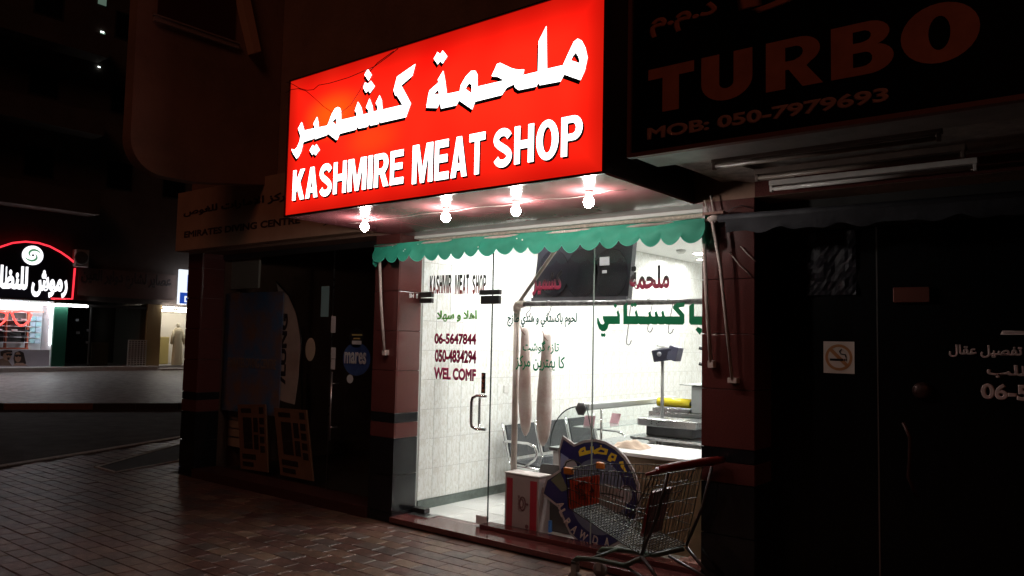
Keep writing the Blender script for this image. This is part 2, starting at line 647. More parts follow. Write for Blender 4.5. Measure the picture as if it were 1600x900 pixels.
# far pavement, sloping gently up to the shops across the street
KF = [(-24, -12), (-19.5, -5.2), (-17.0, -1.6), (-14.9, 1.9), (-12.8, 4.9), (-12.0, 7), (-11.9, 20)]
FPM = mat('far_paving', (.24, .23, .22), .5, var=.55, scale=5, bump=.8, bscale=14, detail=10)
q = MB()
vs = [(x, y, .03) for x, y in KF] + [(-27.75, y, .17) for x, y in KF]
n = len(KF)
q.add(vs, [(i, i + 1, n + i + 1, n + i) for i in range(n - 1)])
q.build('far_pavement', FPM, kind='structure')
fk = MB().prism([(p[0] + .0, p[1]) for p in KF] + [(p[0] - .1, p[1]) for p in KF[::-1]], (0, 0, -.099), (1, 0, 0), (0, 1, 0), (0, 0, .11)).build('far_kerb', KERBM, kind='structure')
KB = [mat('kerb_paint_black', (.02, .02, .02), .6, var=.3, scale=9), mat('kerb_paint_faded', (.16, .07, .045), .6, var=.3, scale=9)]
for i, (a, b) in enumerate(poly_walk(KF, 1.0)):
    d = (b - a).normalized()
    s = Vector((d.y, -d.x, 0))
    a2, b2 = a + d * .005, b - d * .005
    vs = [p + s * t + Vector((0, 0, z)) for p in (a2, b2) for t, z in [(.03, -.1), (.03, .03), (.01, .045), (-.11, .045), (-.11, -.1)]]
    MB().add(vs, [(0, 1, 2, 3, 4), (9, 8, 7, 6, 5)] + [(k, 5 + k, 5 + (k + 1) % 5, (k + 1) % 5) for k in range(5)]).build('kerb_stone', KB[1 if i % 5 in (1, 2) else 0], fk)

# ---------------------------------------------------------------- our building
bld = thing('shop_building', (0, .15, 0), 'dark building of ground floor shops with maroon granite pillars and a rounded projecting upper wall', 'building')


def box(name, m_, parent, *a, **k):
    lab = k.pop('label', None)
    return MB().box(*a, **k).build(name, m_, parent, label=lab)


box('upper_wall', DARKWALL, bld, -3.76, 9, .004, .3, 2.66, 9)
box('side_wall', DARKWALL, bld, -3.735, -3.6, .301, 12, 0, 9)
box('back_wall', DARKWALL, bld, -3.6, 9, 7.0, 7.2, 0, 3.2)
# projecting bay, rounded at its lower front edge; its end wall faces the camera
prof = [(0.0, 3.33), (-.95, 3.2)] + [(-1.28 + .33 * math.sin(R_(a)) * -1, 3.53 - .33 * math.cos(R_(a))) for a in range(0, 91, 10)] + [(-1.61, 9), (0.0, 9)]
bay = MB().prism(prof, (-1.985, -.001, 0), (0, 1, 0), (0, 0, 1), (-.16, 0, 0)).build('projecting_wall', DARKWALL, bld)
q = MB()
q.box(-1.985, -1.95, -1.46, -.55, 4.68, 4.73).box(-1.985, -1.94, -1.47, -.54, 4.73, 4.745)
q.build('window_sill', mat('weathered_sill', (.3, .22, .2), .6), bay)
box('window_panel', mat('dark_red_panel', (.06, .01, .01), .4), bay, -1.985, -1.97, -1.42, -.6, 4.75, 5.9)
MB().prism([(-.72, 5.55), (-.6, 5.55), (-.34, 4.7), (-.42, 4.66)], (-1.985, 0, 0), (0, 1, 0), (0, 0, 1), (.12, 0, 0)).build('bracket', mat('tan_bracket', (.6, .34, .22), .7), bay)

# granite pillars: core, each stone slab a piece
def pillar(x0, x1, name_label=None, y1=.3, rows=None, parent=bld):
    p = box('pillar', GROUT, parent, x0 + .012, x1 - .012, .012, y1, 0, 2.66)
    rows = rows or [(0.0, .09, 1), (.09, .335, 1), (.335, .58, 1), (.58, .735, 0), (.735, .80, 1), (.80, 1.17, 0), (1.17, 1.62, 0), (1.62, 2.12, 0), (2.12, 2.52, 0), (2.52, 2.66, 0)]
    for z0, z1, b in rows:
        g = .0025
        m_ = BLACKG if b else MAROON
        box('slab', m_, p, x0, x1, 0, .014, z0 + g, z1 - g, ch=.0015)
        box('slab', m_, p, x1 - .014, x1, .0165, y1 - .001, z0 + g, z1 - g, ch=.0015)
        if x0 < -3:
            box('slab', m_, p, x0, x0 + .014, .0165, y1 - .001, z0 + g, z1 - g, ch=.0015)
    return p


RW = [(0.0, .09, 1), (.09, .42, 1), (.42, .76, 1), (.76, .90, 0), (.90, .99, 1), (.99, 1.38, 0), (1.38, 1.75, 0), (1.75, 2.12, 0), (2.12, 2.48, 0), (2.48, 2.66, 0)]
pL = pillar(-.325, 0, rows=RW)
pR = pillar(3.028, 3.398, rows=[(a, b, c) for a, b, c in RW])
pD = pillar(-3.745, -3.42, rows=RW)
sign_text('unit_number', 'SH  8', 0, .0, 639, 465.5, 652.5, 459.5, mat('white_marker', (.75, .72, .7), .6), pL, bold=.03)

# step and floor
STEP = mat('maroon_step', (.115, .035, .032), .14, var=.3, scale=90)
stp = box('step', STEP, bld, .003, 3.025, -.03, .33, .012, .06, ch=.004)
box('riser', mat('step_riser', (.03, .012, .011), .4), bld, .006, 3.02, .0, .3, -.05, .011)
box('raised_sill', STEP, bld, .885, 3.024, .2, .34, .061, .098, ch=.003)
box('shop_plinth', mat('maroon_plinth', (.06, .02, .018), .3, var=.3, scale=60), bld, -3.415, -.33, -.02, .33, -.05, .10, ch=.004)
fl = box('floor', mat('floor_grout', (.35, .35, .34), .8), bld, -.02, 3.3, .335, 7, .0, .052)
fm = MB().box(-.197, .197, -.197, .197, -.006, .008, ch=.002).mesh('floor_tile')
fm.materials.append(FLOORT)
for i in range(8):
    for j in range(16):
        inst('floor_tile', fm, (.18 + i * .4, .54 + j * .4, .052), fl)
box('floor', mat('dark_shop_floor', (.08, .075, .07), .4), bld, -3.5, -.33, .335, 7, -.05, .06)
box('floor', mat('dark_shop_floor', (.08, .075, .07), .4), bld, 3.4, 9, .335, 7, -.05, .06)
# partition walls and ceiling of the meat shop
TILEBED = mat('tile_grout_wall', (.44, .44, .42), .85)
lw = box('tiled_wall', TILEBED, bld, -.3, -.026, .301, 7, 0, 3.0)
rw = box('partition_wall', WHITEP, bld, 3.2, 3.3, .301, 7, 0, 3.0)
box('partition_wall', WHITEP, bld, -.019, 3.19, 6.9, 6.99, .06, 2.95)
box('ceiling', CEIL, bld, -.02, 3.2, .3, 7, 2.955, 3.0)
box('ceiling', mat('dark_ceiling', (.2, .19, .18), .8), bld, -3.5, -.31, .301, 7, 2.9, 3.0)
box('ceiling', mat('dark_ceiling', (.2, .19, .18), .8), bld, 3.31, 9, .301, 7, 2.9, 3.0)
# ceramic tiles with a printed, repeating vein pattern
tm, t, b = nodes('veined_ceramic')
tc = t.nodes.new('ShaderNodeTexCoord')
mp = t.nodes.new('ShaderNodeMapping')
mp.inputs['Scale'].default_value = (1, 1.0, .33)
mp.inputs['Rotation'].default_value = (R_(24), 0, 0)
n1 = t.nodes.new('ShaderNodeTexNoise')
n1.inputs['Scale'].default_value = 34
n1.inputs['Detail'].default_value = 3
n1.inputs['Distortion'].default_value = 1.2
rp = t.nodes.new('ShaderNodeValToRGB')
e = rp.color_ramp.elements
e[0].position, e[0].color = .46, (.82, .83, .815, 1)
e[1].position, e[1].color = .60, (.67, .66, .61, 1)
e2 = rp.color_ramp.elements.new(.68)
e2.color = (.78, .775, .745, 1)
t.links.new(tc.outputs['Object'], mp.inputs[0])
t.links.new(mp.outputs[0], n1.inputs[0])
t.links.new(n1.outputs['Fac'], rp.inputs[0])
t.links.new(rp.outputs[0], b.inputs['Base Color'])
b.inputs['Roughness'].default_value = .2
TW, TH = .193, .284
tmesh = {}


def tile_mesh(h):
    k = round(h, 3)
    if k not in tmesh:
        tmesh[k] = MB().box(-.004, .006, -TW / 2 + .0015, TW / 2 - .0015, -h / 2 + .0015, h / 2 - .0015, ch=.0018).mesh('wall_tile')
        tmesh[k].materials.append(tm)
    return tmesh[k]


far_t = MB()
for c in range(34):
    for r in range(10):
        z0 = .149 + r * TH
        h = min(TH, 2.953 - z0)
        y = .345 + TW / 2 + c * TW
        if c < 30:
            inst('wall_tile', tile_mesh(h), (-.026, y, z0 + h / 2), lw)
        else:
            far_t.box(-.03, -.02, y - TW / 2 + .0015, y + TW / 2 - .0015, z0 + .0015, z0 + h - .0015)
far_t.build('wall_tiles', tm, lw, kind='stuff')
box('skirting', mat('green_grey_skirting', (.12, .15, .135), .3, var=.35, scale=18), lw, -.027, -.012, .345, 6.9, .061, .148)

# glass front of the meat shop
gd = MB().box(.012, .895, .285, .297, .07, 2.10).build('glass_door', CLEAR, bld)
for nm, a in (('patch_fitting', (.005, .16, .272, .31, 2.02, 2.065)), ('patch_fitting', (.005, .16, .272, .31, 2.075, 2.125)),
              ('patch_fitting', (.755, .99, .272, .31, 2.082, 2.125)), ('patch_fitting', (.775, .985, .272, .31, 2.0, 2.072)), ('patch_fitting', (.78, .897, .272, .31, .075, .15))):
    box(nm, BLACKM if a[4] > 1 else mat('white_patch_cover', (.7, .7, .68), .3), gd, *a, ch=.004)
box('floor_hinge', STEEL, bld, .03, .3, .17, .32, .0605, .066)
box('floor_hinge', BLACKM, bld, .01, .17, .25, .325, .066, .11, ch=.006)
q = MB()
for yy in (.22, .362):
    pts = [(.72, .29, .87), (.72, yy + .0, .87), (.72, yy, .91), (.72, yy, 1.14), (.72, yy, 1.18), (.72, .29, 1.18)]
    sgn = -1 if yy < .29 else 1
    pts = [(.85, .291, .895), (.76, .291 + sgn * .02, .893), (.735, .291 + sgn * .05, .915), (.73, .291 + sgn * .055, .95), (.73, .291 + sgn * .055, 1.13), (.735, .291 + sgn * .05, 1.165), (.76, .291 + sgn * .02, 1.187), (.85, .291, 1.185)]
    q.tube(pts, .0135, 10)
q.build('door_handle', CHROME, gd)
box('push_sticker', BLACKP, gd, .80, .845, .282, .2845, 1.21, 1.39)
put('push_lettering', fit(text_mesh('P\nU\nS\nH', .02), (.81, .281, 1.22), (.025, 0, 0), (0, 0, .16), (0, -1, 0)), mat('sticker_orange', (.5, .16, .08), .5), gd)
fan = MB().box(.012, .895, .287, .297, 2.13, 2.60).build('transom_pane', CLEAR, bld)
p1 = MB().box(.905, 1.955, .287, .297, .10, 2.60).build('window_pane', CLEAR, bld)
p2 = MB().box(1.963, 3.02, .287, .297, .10, 2.60).build('window_pane', CLEAR, bld)
box('seam', mat('glass_edge', (.03, .045, .04), .2), gd, .896, .9035, .286, .298, .07, 2.60)
box('seam', mat('glass_edge_light', (.3, .36, .33), .2), p2, 1.9555, 1.9625, .286, .298, .10, 2.60)
WOOD = mat('flaking_wood', (.62, .54, .45), .8, var=.35, scale=40, bump=.5, bscale=90)
lt = box('lintel', WOOD, bld, .004, 3.024, .24, .30, 2.602, 2.645, ch=.004)
box('lintel_trim', WHITEP, lt, .004, 3.024, .18, .239, 2.625, 2.651)
box('recess_soffit', mat('soffit_cladding', (.46, .27, .28), .3), bld, -.32, 3.03, .002, .3, 2.653, 2.66)

# lettering on the glass
def two_tone(name, up, lo, zc):
    mt, t, b = nodes(name)
    g = t.nodes.new('ShaderNodeNewGeometry')
    sx = t.nodes.new('ShaderNodeSeparateXYZ')
    t.links.new(g.outputs['Position'], sx.inputs[0])
    mr = t.nodes.new('ShaderNodeMapRange')
    mr.inputs[1].default_value = zc - .03
    mr.inputs[2].default_value = zc + .03
    t.links.new(sx.outputs['Z'], mr.inputs[0])
    mx = t.nodes.new('ShaderNodeMix')
    mx.data_type = 'RGBA'
    mx.inputs[6].default_value = (*lo, 1)
    mx.inputs[7].default_value = (*up, 1)
    t.links.new(mr.outputs[0], mx.inputs[0])
    t.links.new(mx.outputs[2], b.inputs['Base Color'])
    b.inputs['Roughness'].default_value = .4
    return mt


GY = .285
VG = mat('vinyl_green', (.0, .26, .10), .4)
VDG = mat('vinyl_dark_green', (.01, .10, .07), .4)
VLG = mat('vinyl_light_green', (.18, .62, .1), .4)
VMR = mat('vinyl_maroon', (.36, .02, .08), .4)
VPK = mat('vinyl_pink', (.62, .08, .2), .4)
for wd, x0, x1 in (('KASHMIR', 671.5, 706), ('MEAT', 711, 733.5), ('SHOP', 738, 760.5)):
    pl, W = word_polys(wd, .34, .2, .1)
    z = (px(1, GY, x0, 459).z + px(1, GY, x0, 430).z) / 2
    sign_text('lettering', '', 1, GY, x0, 459.5, x1, 428.5, two_tone('vinyl_two_tone', (.012, .02, .012), (.3, .06, .05), z - .03), gd, me=outline_mesh(pl))
sign_text('lettering', arabic('اهلا و سهلا'), 1, GY, 683, 503, 746, 484.5, VLG, gd, bold=.05)
sign_text('lettering', '06-5647844', 1, GY, 679, 537.5, 745, 521, VMR, gd, bold=.05)
sign_text('lettering', '050-4834294', 1, GY, 679.5, 566, 745, 547.5, VMR, gd, bold=.05)
sign_text('lettering', 'WEL COMF', 1, GY, 678, 592, 744.5, 576.5, VPK, gd, bold=.055)
sign_text('lettering', arabic('لحوم باكستاني و هندي طازج'), 1, GY, 793, 511, 902, 488.5, VDG, p1, bold=.035)
sign_text('lettering', arabic('تازه گوشت'), 1, GY, 817, 552, 874, 533, VG, p1, bold=.02)
sign_text('lettering', arabic('کا بهترین مرکز'), 1, GY, 806, 578, 883, 557, VG, p1, bold=.02)
sign_text('lettering', arabic('ملحمة'), 1, GY, 984, 453, 1047, 413, two_tone('vinyl_black_red', (.012, .012, .012), (.5, .03, .09), px(1, GY, 1015, 440).z), p2, bold=.045)
sign_text('lettering', arabic('كشمير'), 1, GY, 832, 463, 879, 421, two_tone('vinyl_black_red_2', (.02, .018, .02), (.55, .05, .12), px(1, GY, 855, 442).z), p1, bold=.045)
# the big green word, traced
def trace(polys, ox, oy, sc, ax, val):
    out = []
    for p in polys:
        o = []
        for x, y in p:
            w_ = px(ax, val, ox + x / sc, oy + y / sc)
            o.append((w_.x if ax == 1 else w_.y, w_.z))
        out.append(o)
    return out


def traced(name, polys, ox, oy, sc, val, material, parent, off=.003, dx=0, dz=0, thick=.0015):
    T = trace(polys, ox, oy, sc, 1, val)
    me = outline_mesh(T, name)
    for v in me.vertices:
        v.co = Vector((v.co.x + dx, val - off, v.co.y + dz))
    me.update()
    return put(name, me, material, parent)


GREEN = [
    [(110, 320), (125, 295), (140, 345), (160, 385), (185, 395), (210, 375), (190, 330), (185, 285), (380, 285), (368, 235), (390, 205), (412, 270), (412, 390), (265, 392), (250, 450), (215, 485), (175, 485), (135, 450), (112, 380)],
    [(330, 150), (352, 120), (375, 150), (352, 180)],
    [(160, 530), (172, 507), (192, 520), (208, 507), (226, 535), (205, 567), (192, 550), (175, 565)],
    [(455, 150), (508, 105), (510, 285), (620, 285), (607, 235), (630, 205), (655, 285), (790, 288), (783, 245), (805, 225), (832, 288), (875, 288), (868, 240), (892, 215), (920, 288), (965, 288), (955, 235), (982, 205), (1005, 288), (1200, 288), (1110, 190), (1110, 150), (1160, 115), (1265, 105), (1260, 160), (1185, 175), (1262, 265), (1262, 375), (1240, 400), (1015, 398), (1005, 385), (990, 398), (925, 398), (912, 385), (900, 398), (835, 397), (820, 385), (805, 397), (670, 396), (655, 383), (640, 395), (458, 393)],
    [(550, 135), (575, 110), (590, 128), (605, 105), (640, 135), (612, 170), (595, 150), (575, 170)],
    [(1322, 150), (1388, 112), (1390, 288), (1515, 290), (1515, 402), (1345, 400), (1322, 370)],
    [(1405, 465), (1435, 430), (1490, 450), (1490, 500), (1460, 530)]]
traced('lettering', GREEN, 920, 460, 8.421, GY, VG, p2)

# ---------------------------------------------------------------- dark shop fronts left and right
dg = MB().box(-3.415, -1.315, .290, .30, .102, 2.6).build('shop_window', DARKGL, bld)
dg2 = MB().box(-1.305, -.33, .290, .30, .102, 2.6).build('shop_door', DARKGL, bld)
box('seam', STEEL, dg, -1.314, -1.306, .288, .302, .102, 2.6)
box('head_rail', mat('dark_alu', (.08, .07, .07), .4, .6), bld, -3.415, -.33, .27, .32, 2.6, 2.66)
q = MB()
q.tube([(-1.17, .2, .62), (-1.17, .2, 1.32)], .012, 8)
for z in (.75, 1.2):
    q.tube([(-1.17, .2, z), (-1.17, .292, z)], .009, 8)
q.build('door_handle', mat('dull_chrome', (.4, .38, .37), .3, .9), dg2)
STK = mat('sticker_white', (.6, .6, .6), .5)


def disc(name, c, rx, rz, material, parent, y=GY, n=28, th=.002):
    return MB().prism([(rx * math.cos(2 * math.pi * i / n), rz * math.sin(2 * math.pi * i / n)) for i in range(n)], (c[0], y, c[1]), (1, 0, 0), (0, 0, 1), (0, -th, 0)).build(name, material, parent)


c = px(1, .288, 557, 561)
disc('round_sticker', (c.x, c.z), .215, .17, mat('sticker_blue', (.03, .06, .18), .4, col2=(.07, .13, .3), scale=5), dg2, .288)
sign_text('lettering', 'mares', 1, .286, 538, 568, 573, 551, STK, dg2, bold=.03)
c = px(1, .288, 557, 528)
disc('round_sticker', (c.x, c.z), .115, .1, mat('sticker_black', (.012, .012, .012), .4), dg2, .288)
for x0, y0, x1, y1, mm in ((550, 524.5, 566, 522, 'sticker_gold'), (552, 530, 563, 528, 'sticker_gold'), (550, 538, 565, 532.5, 'sticker_white')):
    a, b2 = px(1, .286, x0, y0), px(1, .286, x1, y1)
    box('sticker_print', mat(mm, (.45, .35, .12), .5), dg2, a.x, b2.x, .2845, .2858, a.z, b2.z)
c = px(1, .288, 485, 546)
disc('round_sticker', (c.x, c.z), .085, .125, mat('sticker_beige', (.4, .33, .25), .6), dg, .288)
for x0, y0, x1, y1 in ((517, 494, 525, 520), (517, 543, 525, 560), (517, 561, 524, 577)):
    a, b2 = px(1, .288, x0, y1), px(1, .288, x1, y0)
    box('small_sticker', STK, dg2, a.x, b2.x, .286, .288, a.z, b2.z)
a, b2 = px(1, .288, 501, 495), px(1, .288, 515, 447)
box('card_sticker', mat('sticker_teal', (.22, .38, .4), .5), dg, a.x, b2.x, .286, .288, a.z, b2.z)
disc('small_round_sticker', (px(1, .288, 547, 592).x, px(1, .288, 547, 592).z), .05, .045, STK, dg2, .288)
# goods standing in the dark window
# right hand tailor shop: dark film on the glass
FILM = mat('black_film', (.004, .004, .0045), .3, spec=.3, bump=.35, bscale=7)
fr = MB().box(3.402, 4.075, .30, .312, .102, 2.45).build('shop_window', FILM, bld)
fd = MB().box(4.085, 6.2, .30, .312, .102, 2.45).build('shop_door', FILM, bld)
MB().box(6.21, 9, .30, .312, .102, 2.45).build('shop_window', FILM, bld)
box('head_panel', mat('black_head_panel', (.008, .007, .007), .6), bld, 3.402, 9, .29, .32, 2.452, 2.78)
box('shop_plinth', mat('dark_plinth', (.012, .008, .008), .4), bld, 3.402, 9, -.02, .33, -.05, .10)
a, b2 = px(1, .3, 1262, 462), px(1, .3, 1338, 360)
# crumpled film sheet behind glass
N = 14
vs, fs = [], []
for i in range(N + 1):
    for j in range(N + 1):
        u, v = i / N, j / N
        dy = .012 * math.sin(9 * u + 5 * v) * math.sin(7 * v - 3 * u) + random.uniform(-.006, .006)
        vs.append((a.x + (b2.x - a.x) * u, .285 + dy, a.z + (b2.z - a.z) * v))
for i in range(N):
    for j in range(N):
        fs.append((i * (N + 1) + j, (i + 1) * (N + 1) + j, (i + 1) * (N + 1) + j + 1, i * (N + 1) + j + 1))
MB().add(vs, fs).build('crumpled_film', mat('crumpled_black_plastic', (.02, .018, .024), .5, spec=.25), fr)
a, b2 = px(1, .298, 1287, 582.5), px(1, .298, 1335, 534)
ns = box('no_smoking_sticker', mat('sticker_cream', (.72, .62, .55), .5), fr, a.x, b2.x, .296, .2985, a.z, b2.z)
cx_, cz_ = (a.x + b2.x) / 2, (a.z + b2.z) / 2
r0 = (b2.x - a.x) * .44
q = MB()
ring = [(r0 * math.cos(t / 32 * 2 * math.pi), r0 * math.sin(t / 32 * 2 * math.pi)) for t in range(32)]
vs = [(cx_ + p[0], .2945, cz_ + p[1]) for p in ring] + [(cx_ + p[0] * .8, .2945, cz_ + p[1] * .8) for p in ring]
q.add(vs, [(i, (i + 1) % 32, 32 + (i + 1) % 32, 32 + i) for i in range(32)])
s_ = r0 * .62
q.add([(cx_ - s_ - .008, .2942, cz_ + s_ - .008), (cx_ - s_ + .008, .2942, cz_ + s_ + .008), (cx_ + s_ + .008, .2942, cz_ - s_ + .008), (cx_ + s_ - .008, .2942, cz_ - s_ - .008)], [(0, 1, 2, 3)])
q.build('prohibition_ring', mat('sticker_orange_ring', (.5, .22, .08), .5), ns)
q = MB().box(cx_ - .055, cx_ + .028, .2935, .2944, cz_ - .022, cz_ - .008).box(cx_ + .033, cx_ + .038, .2935, .2944, cz_ - .022, cz_ - .008).box(cx_ + .044, cx_ + .049, .2935, .2944, cz_ - .022, cz_ - .008)
q.tube([(cx_ + .046, .294, cz_), (cx_ + .04, .294, cz_ + .02), (cx_ + .015, .294, cz_ + .022), (cx_ + .005, .294, cz_ + .04), (cx_ + .02, .294, cz_ + .055)], .004, 4)
q.build('cigarette', BLACKP, ns)
VT = mat('vinyl_faded_white', (.62, .45, .42), .6)
sign_text('lettering', arabic('تفصيل عقال'), 1, .299, 1482.5, 558, 1598, 540, VT, fd, bold=.045)
sign_text('lettering', arabic('مطلب'), 1, .299, 1542, 590, 1640, 572, VT, fd, bold=.045)
sign_text('lettering', '06-5647', 1, .299, 1533, 624, 1680, 604, VT, fd, bold=.05)
sign_text('lettering', arabic('ـ'), 1, .299, 1563, 523, 1640, 517, VT, fd, bold=.03)
q = MB()
q.tube([px(1, .2, 1411, 660), px(1, .2, 1422, 684), px(1, .2, 1421, 720), px(1, .2, 1419, 745), px(1, .2, 1433, 777)], .011, 8)
q.build('door_handle', mat('dark_copper', (.05, .02, .016), .45, .5), fd)
a, b2 = px(1, .28, 1396, 473), px(1, .28, 1453, 448)
box('patch_fitting', mat('rusty_patch', (.16, .05, .035), .4, .4), fd, a.x, b2.x, .27, .32, a.z, b2.z, ch=.004)
box('seam', mat('dull_chrome', (.4, .38, .37), .3, .9), fr, 4.076, 4.084, .297, .313, .102, 2.45)
c = px(1, .29, 1441, 611)
MB().lathe([(.0, 0), (.05, .0), (.055, .02), (.03, .035), (.0, .036)], (c.x, .3, c.z), 16, Matrix.Rotation(R_(90), 3, 'X')).build('door_lock', mat('dark_copper', (.35, .12, .08), .3, .8), fd)
# the soffit of the tailor shop
so = box('plaster_soffit', PLASTER, bld, 3.17, 9, -1.0, .29, 2.785, 2.83)
q = MB()
pts = [(3.19, -.95), (3.32, -.98), (3.5, -.75), (3.52, -.45), (3.6, -.1), (3.75, .1), (3.5, .18), (3.32, -.1), (3.22, -.5)]
q.prism(pts, (0, 0, 2.76), (1, 0, 0), (0, 1, 0), (0, 0, .022))
q.build('plaster_patch', mat('pale_plaster', (.55, .5, .46), .85, var=.4, scale=14, bump=.6, bscale=50), so)
q = MB().prism([(5.0, -.75), (5.55, -.85), (5.7, -.5), (5.35, -.42), (5.02, -.5)], (0, 0, 2.768), (1, 0, 0), (0, 1, 0), (0, 0, .016)).build('plaster_patch', mat('pale_plaster', (.55, .5, .46), .85), so)
box('beam', MAROON, bld, 3.405, 9, -.01, .14, 2.661, 2.78)
# ---------------------------------------------------------------- illuminated red sign
sg = thing('shop_sign', (1.43, -.6, 2.652), 'large red backlit box sign with white Arabic and English meat shop lettering', 'sign')
SX0, SX1, SY, SZ0, SZ1 = -.1, 2.968, -1.2, 2.654, 3.795
HOUS = mat('dark_sign_housing', (.028, .02, .026), .4, var=.3, scale=6)
q = MB()
q.box(SX0, SX1, SY + .02, -.004, SZ0 + .012, SZ1)
q.build('housing', HOUS, sg)
q = MB()
for a in ((SX0 - .006, SX1 + .012, SY - .006, SY + .019, SZ0 - .004, SZ0 + .011), (SX0 - .006, SX1 + .012, SY - .006, SY + .019, SZ1 - .006, SZ1 + .006), (SX0 - .006, SX0 + .006, SY - .006, SY + .019, SZ0 + .0115, SZ1 - .0065), (SX1 - .002, SX1 + .012, SY - .006, SY + .019, SZ0 + .0115, SZ1 - .0065)):
    q.box(*a)
q.build('frame', mat('sign_frame_brown', (.05, .03, .025), .35, .3), sg)
mt, t, b = nodes('red_lit_acrylic')
tc = t.nodes.new('ShaderNodeTexCoord')
sx = t.nodes.new('ShaderNodeSeparateXYZ')
t.links.new(tc.outputs['Object'], sx.inputs[0])
nz = t.nodes.new('ShaderNodeTexNoise')
nz.inputs['Scale'].default_value = 1.6
nz.inputs['Detail'].default_value = 1
t.links.new(tc.outputs['Object'], nz.inputs['Vector'])
rp = t.nodes.new('ShaderNodeValToRGB')
e = rp.color_ramp.elements
e[0].position, e[0].color = .3, (.8, .006, .003, 1)
e[1].position, e[1].color = .7, (1.0, .017, .006, 1)


def blob(cx, cz, rx, rz):
    """soft bright spot painted into the emission, as from a tube behind the acrylic"""
    v = t.nodes.new('ShaderNodeVectorMath')
    v.operation = 'SUBTRACT'
    v.inputs[1].default_value = (cx, 0, cz)
    s2 = t.nodes.new('ShaderNodeVectorMath')
    s2.operation = 'MULTIPLY'
    s2.inputs[1].default_value = (1 / rx, 0, 1 / rz)
    ln = t.nodes.new('ShaderNodeVectorMath')
    ln.operation = 'LENGTH'
    mr = t.nodes.new('ShaderNodeMapRange')
    mr.interpolation_type = 'SMOOTHERSTEP'
    mr.inputs[1].default_value, mr.inputs[2].default_value = 0, 1
    mr.inputs[3].default_value, mr.inputs[4].default_value = 1, 0
    t.links.new(tc.outputs['Object'], v.inputs[0])
    t.links.new(v.outputs[0], s2.inputs[0])
    t.links.new(s2.outputs[0], ln.inputs[0])
    t.links.new(ln.outputs['Value'], mr.inputs[0])
    return mr.outputs[0]


t.links.new(nz.outputs['Fac'], rp.inputs[0])
prev = rp.outputs[0]
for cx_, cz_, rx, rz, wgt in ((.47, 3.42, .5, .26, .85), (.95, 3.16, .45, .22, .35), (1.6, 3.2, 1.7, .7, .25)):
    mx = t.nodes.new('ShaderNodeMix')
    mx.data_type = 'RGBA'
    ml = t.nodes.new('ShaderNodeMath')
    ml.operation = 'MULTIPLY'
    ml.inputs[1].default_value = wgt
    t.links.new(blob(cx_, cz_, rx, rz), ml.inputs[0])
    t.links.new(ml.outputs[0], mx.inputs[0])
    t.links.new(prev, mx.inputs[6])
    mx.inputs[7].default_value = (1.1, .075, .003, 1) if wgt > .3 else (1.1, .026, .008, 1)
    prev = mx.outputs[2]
mxn = None
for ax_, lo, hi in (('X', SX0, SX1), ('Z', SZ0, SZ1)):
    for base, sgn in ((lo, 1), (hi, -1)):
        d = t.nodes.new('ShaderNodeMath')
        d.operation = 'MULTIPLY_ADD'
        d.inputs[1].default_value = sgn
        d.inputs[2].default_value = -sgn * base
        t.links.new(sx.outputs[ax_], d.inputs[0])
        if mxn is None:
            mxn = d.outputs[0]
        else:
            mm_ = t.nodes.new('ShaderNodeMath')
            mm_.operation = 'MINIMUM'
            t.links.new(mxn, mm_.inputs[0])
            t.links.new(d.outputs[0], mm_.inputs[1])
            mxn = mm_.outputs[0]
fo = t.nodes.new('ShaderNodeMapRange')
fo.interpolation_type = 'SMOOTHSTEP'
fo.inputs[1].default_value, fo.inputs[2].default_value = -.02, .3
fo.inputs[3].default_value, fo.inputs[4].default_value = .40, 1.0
t.links.new(mxn, fo.inputs[0])  # panel glow painted dimmer towards its border
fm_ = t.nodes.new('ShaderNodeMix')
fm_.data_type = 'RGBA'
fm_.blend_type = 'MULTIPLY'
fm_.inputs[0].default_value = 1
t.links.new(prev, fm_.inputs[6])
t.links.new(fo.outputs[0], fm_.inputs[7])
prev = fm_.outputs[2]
t.links.new(prev, b.inputs['Emission Color'])
b.inputs['Emission Strength'].default_value = 1.7
b.inputs['Base Color'].default_value = (.25, .01, .01, 1)
b.inputs['Roughness'].default_value = .25
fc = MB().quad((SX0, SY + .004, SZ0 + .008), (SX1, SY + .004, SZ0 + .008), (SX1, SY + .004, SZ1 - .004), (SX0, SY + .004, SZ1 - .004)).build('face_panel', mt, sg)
LIT = emit('white_lit_letter', (1, .97, .95), 4.0)
SHD = mat('black_letter_shadow', (.004, .002, .002), .5)
SF = SY + .004
KSH = [[(160, 553), (132, 605), (150, 660), (145, 700), (125, 750), (105, 770), (78, 765), (98, 808), (120, 840), (135, 825), (155, 785), (172, 710), (250, 685), (258, 666), (264, 688), (357, 655), (362, 642), (430, 695), (440, 688), (455, 645), (585, 612), (597, 586), (605, 605), (675, 590), (688, 560), (695, 582), (760, 568), (770, 540), (776, 560), (975, 515), (1012, 408), (937, 268), (1024, 192), (1048, 100), (905, 200), (878, 305), (890, 345), (905, 350), (948, 420), (790, 458), (785, 385), (768, 345), (738, 405), (752, 432), (752, 465), (718, 474), (712, 430), (690, 370), (662, 440), (680, 460), (680, 486), (638, 496), (625, 440), (600, 395), (575, 465), (587, 482), (588, 510), (467, 538), (467, 470), (458, 443), (440, 437), (420, 448), (395, 490), (370, 560), (360, 582), (293, 596), (290, 560), (280, 512), (250, 570), (262, 590), (262, 602), (180, 620)],
       [(398, 548), (430, 522), (432, 580)],
       [(245, 733), (222, 775), (243, 812), (255, 795), (268, 815), (300, 770), (275, 727), (260, 745)],
       [(677, 140), (650, 185), (682, 232), (706, 185)],
       [(655, 245), (640, 285), (662, 325), (680, 305), (692, 328), (730, 275), (700, 232), (680, 255)]]
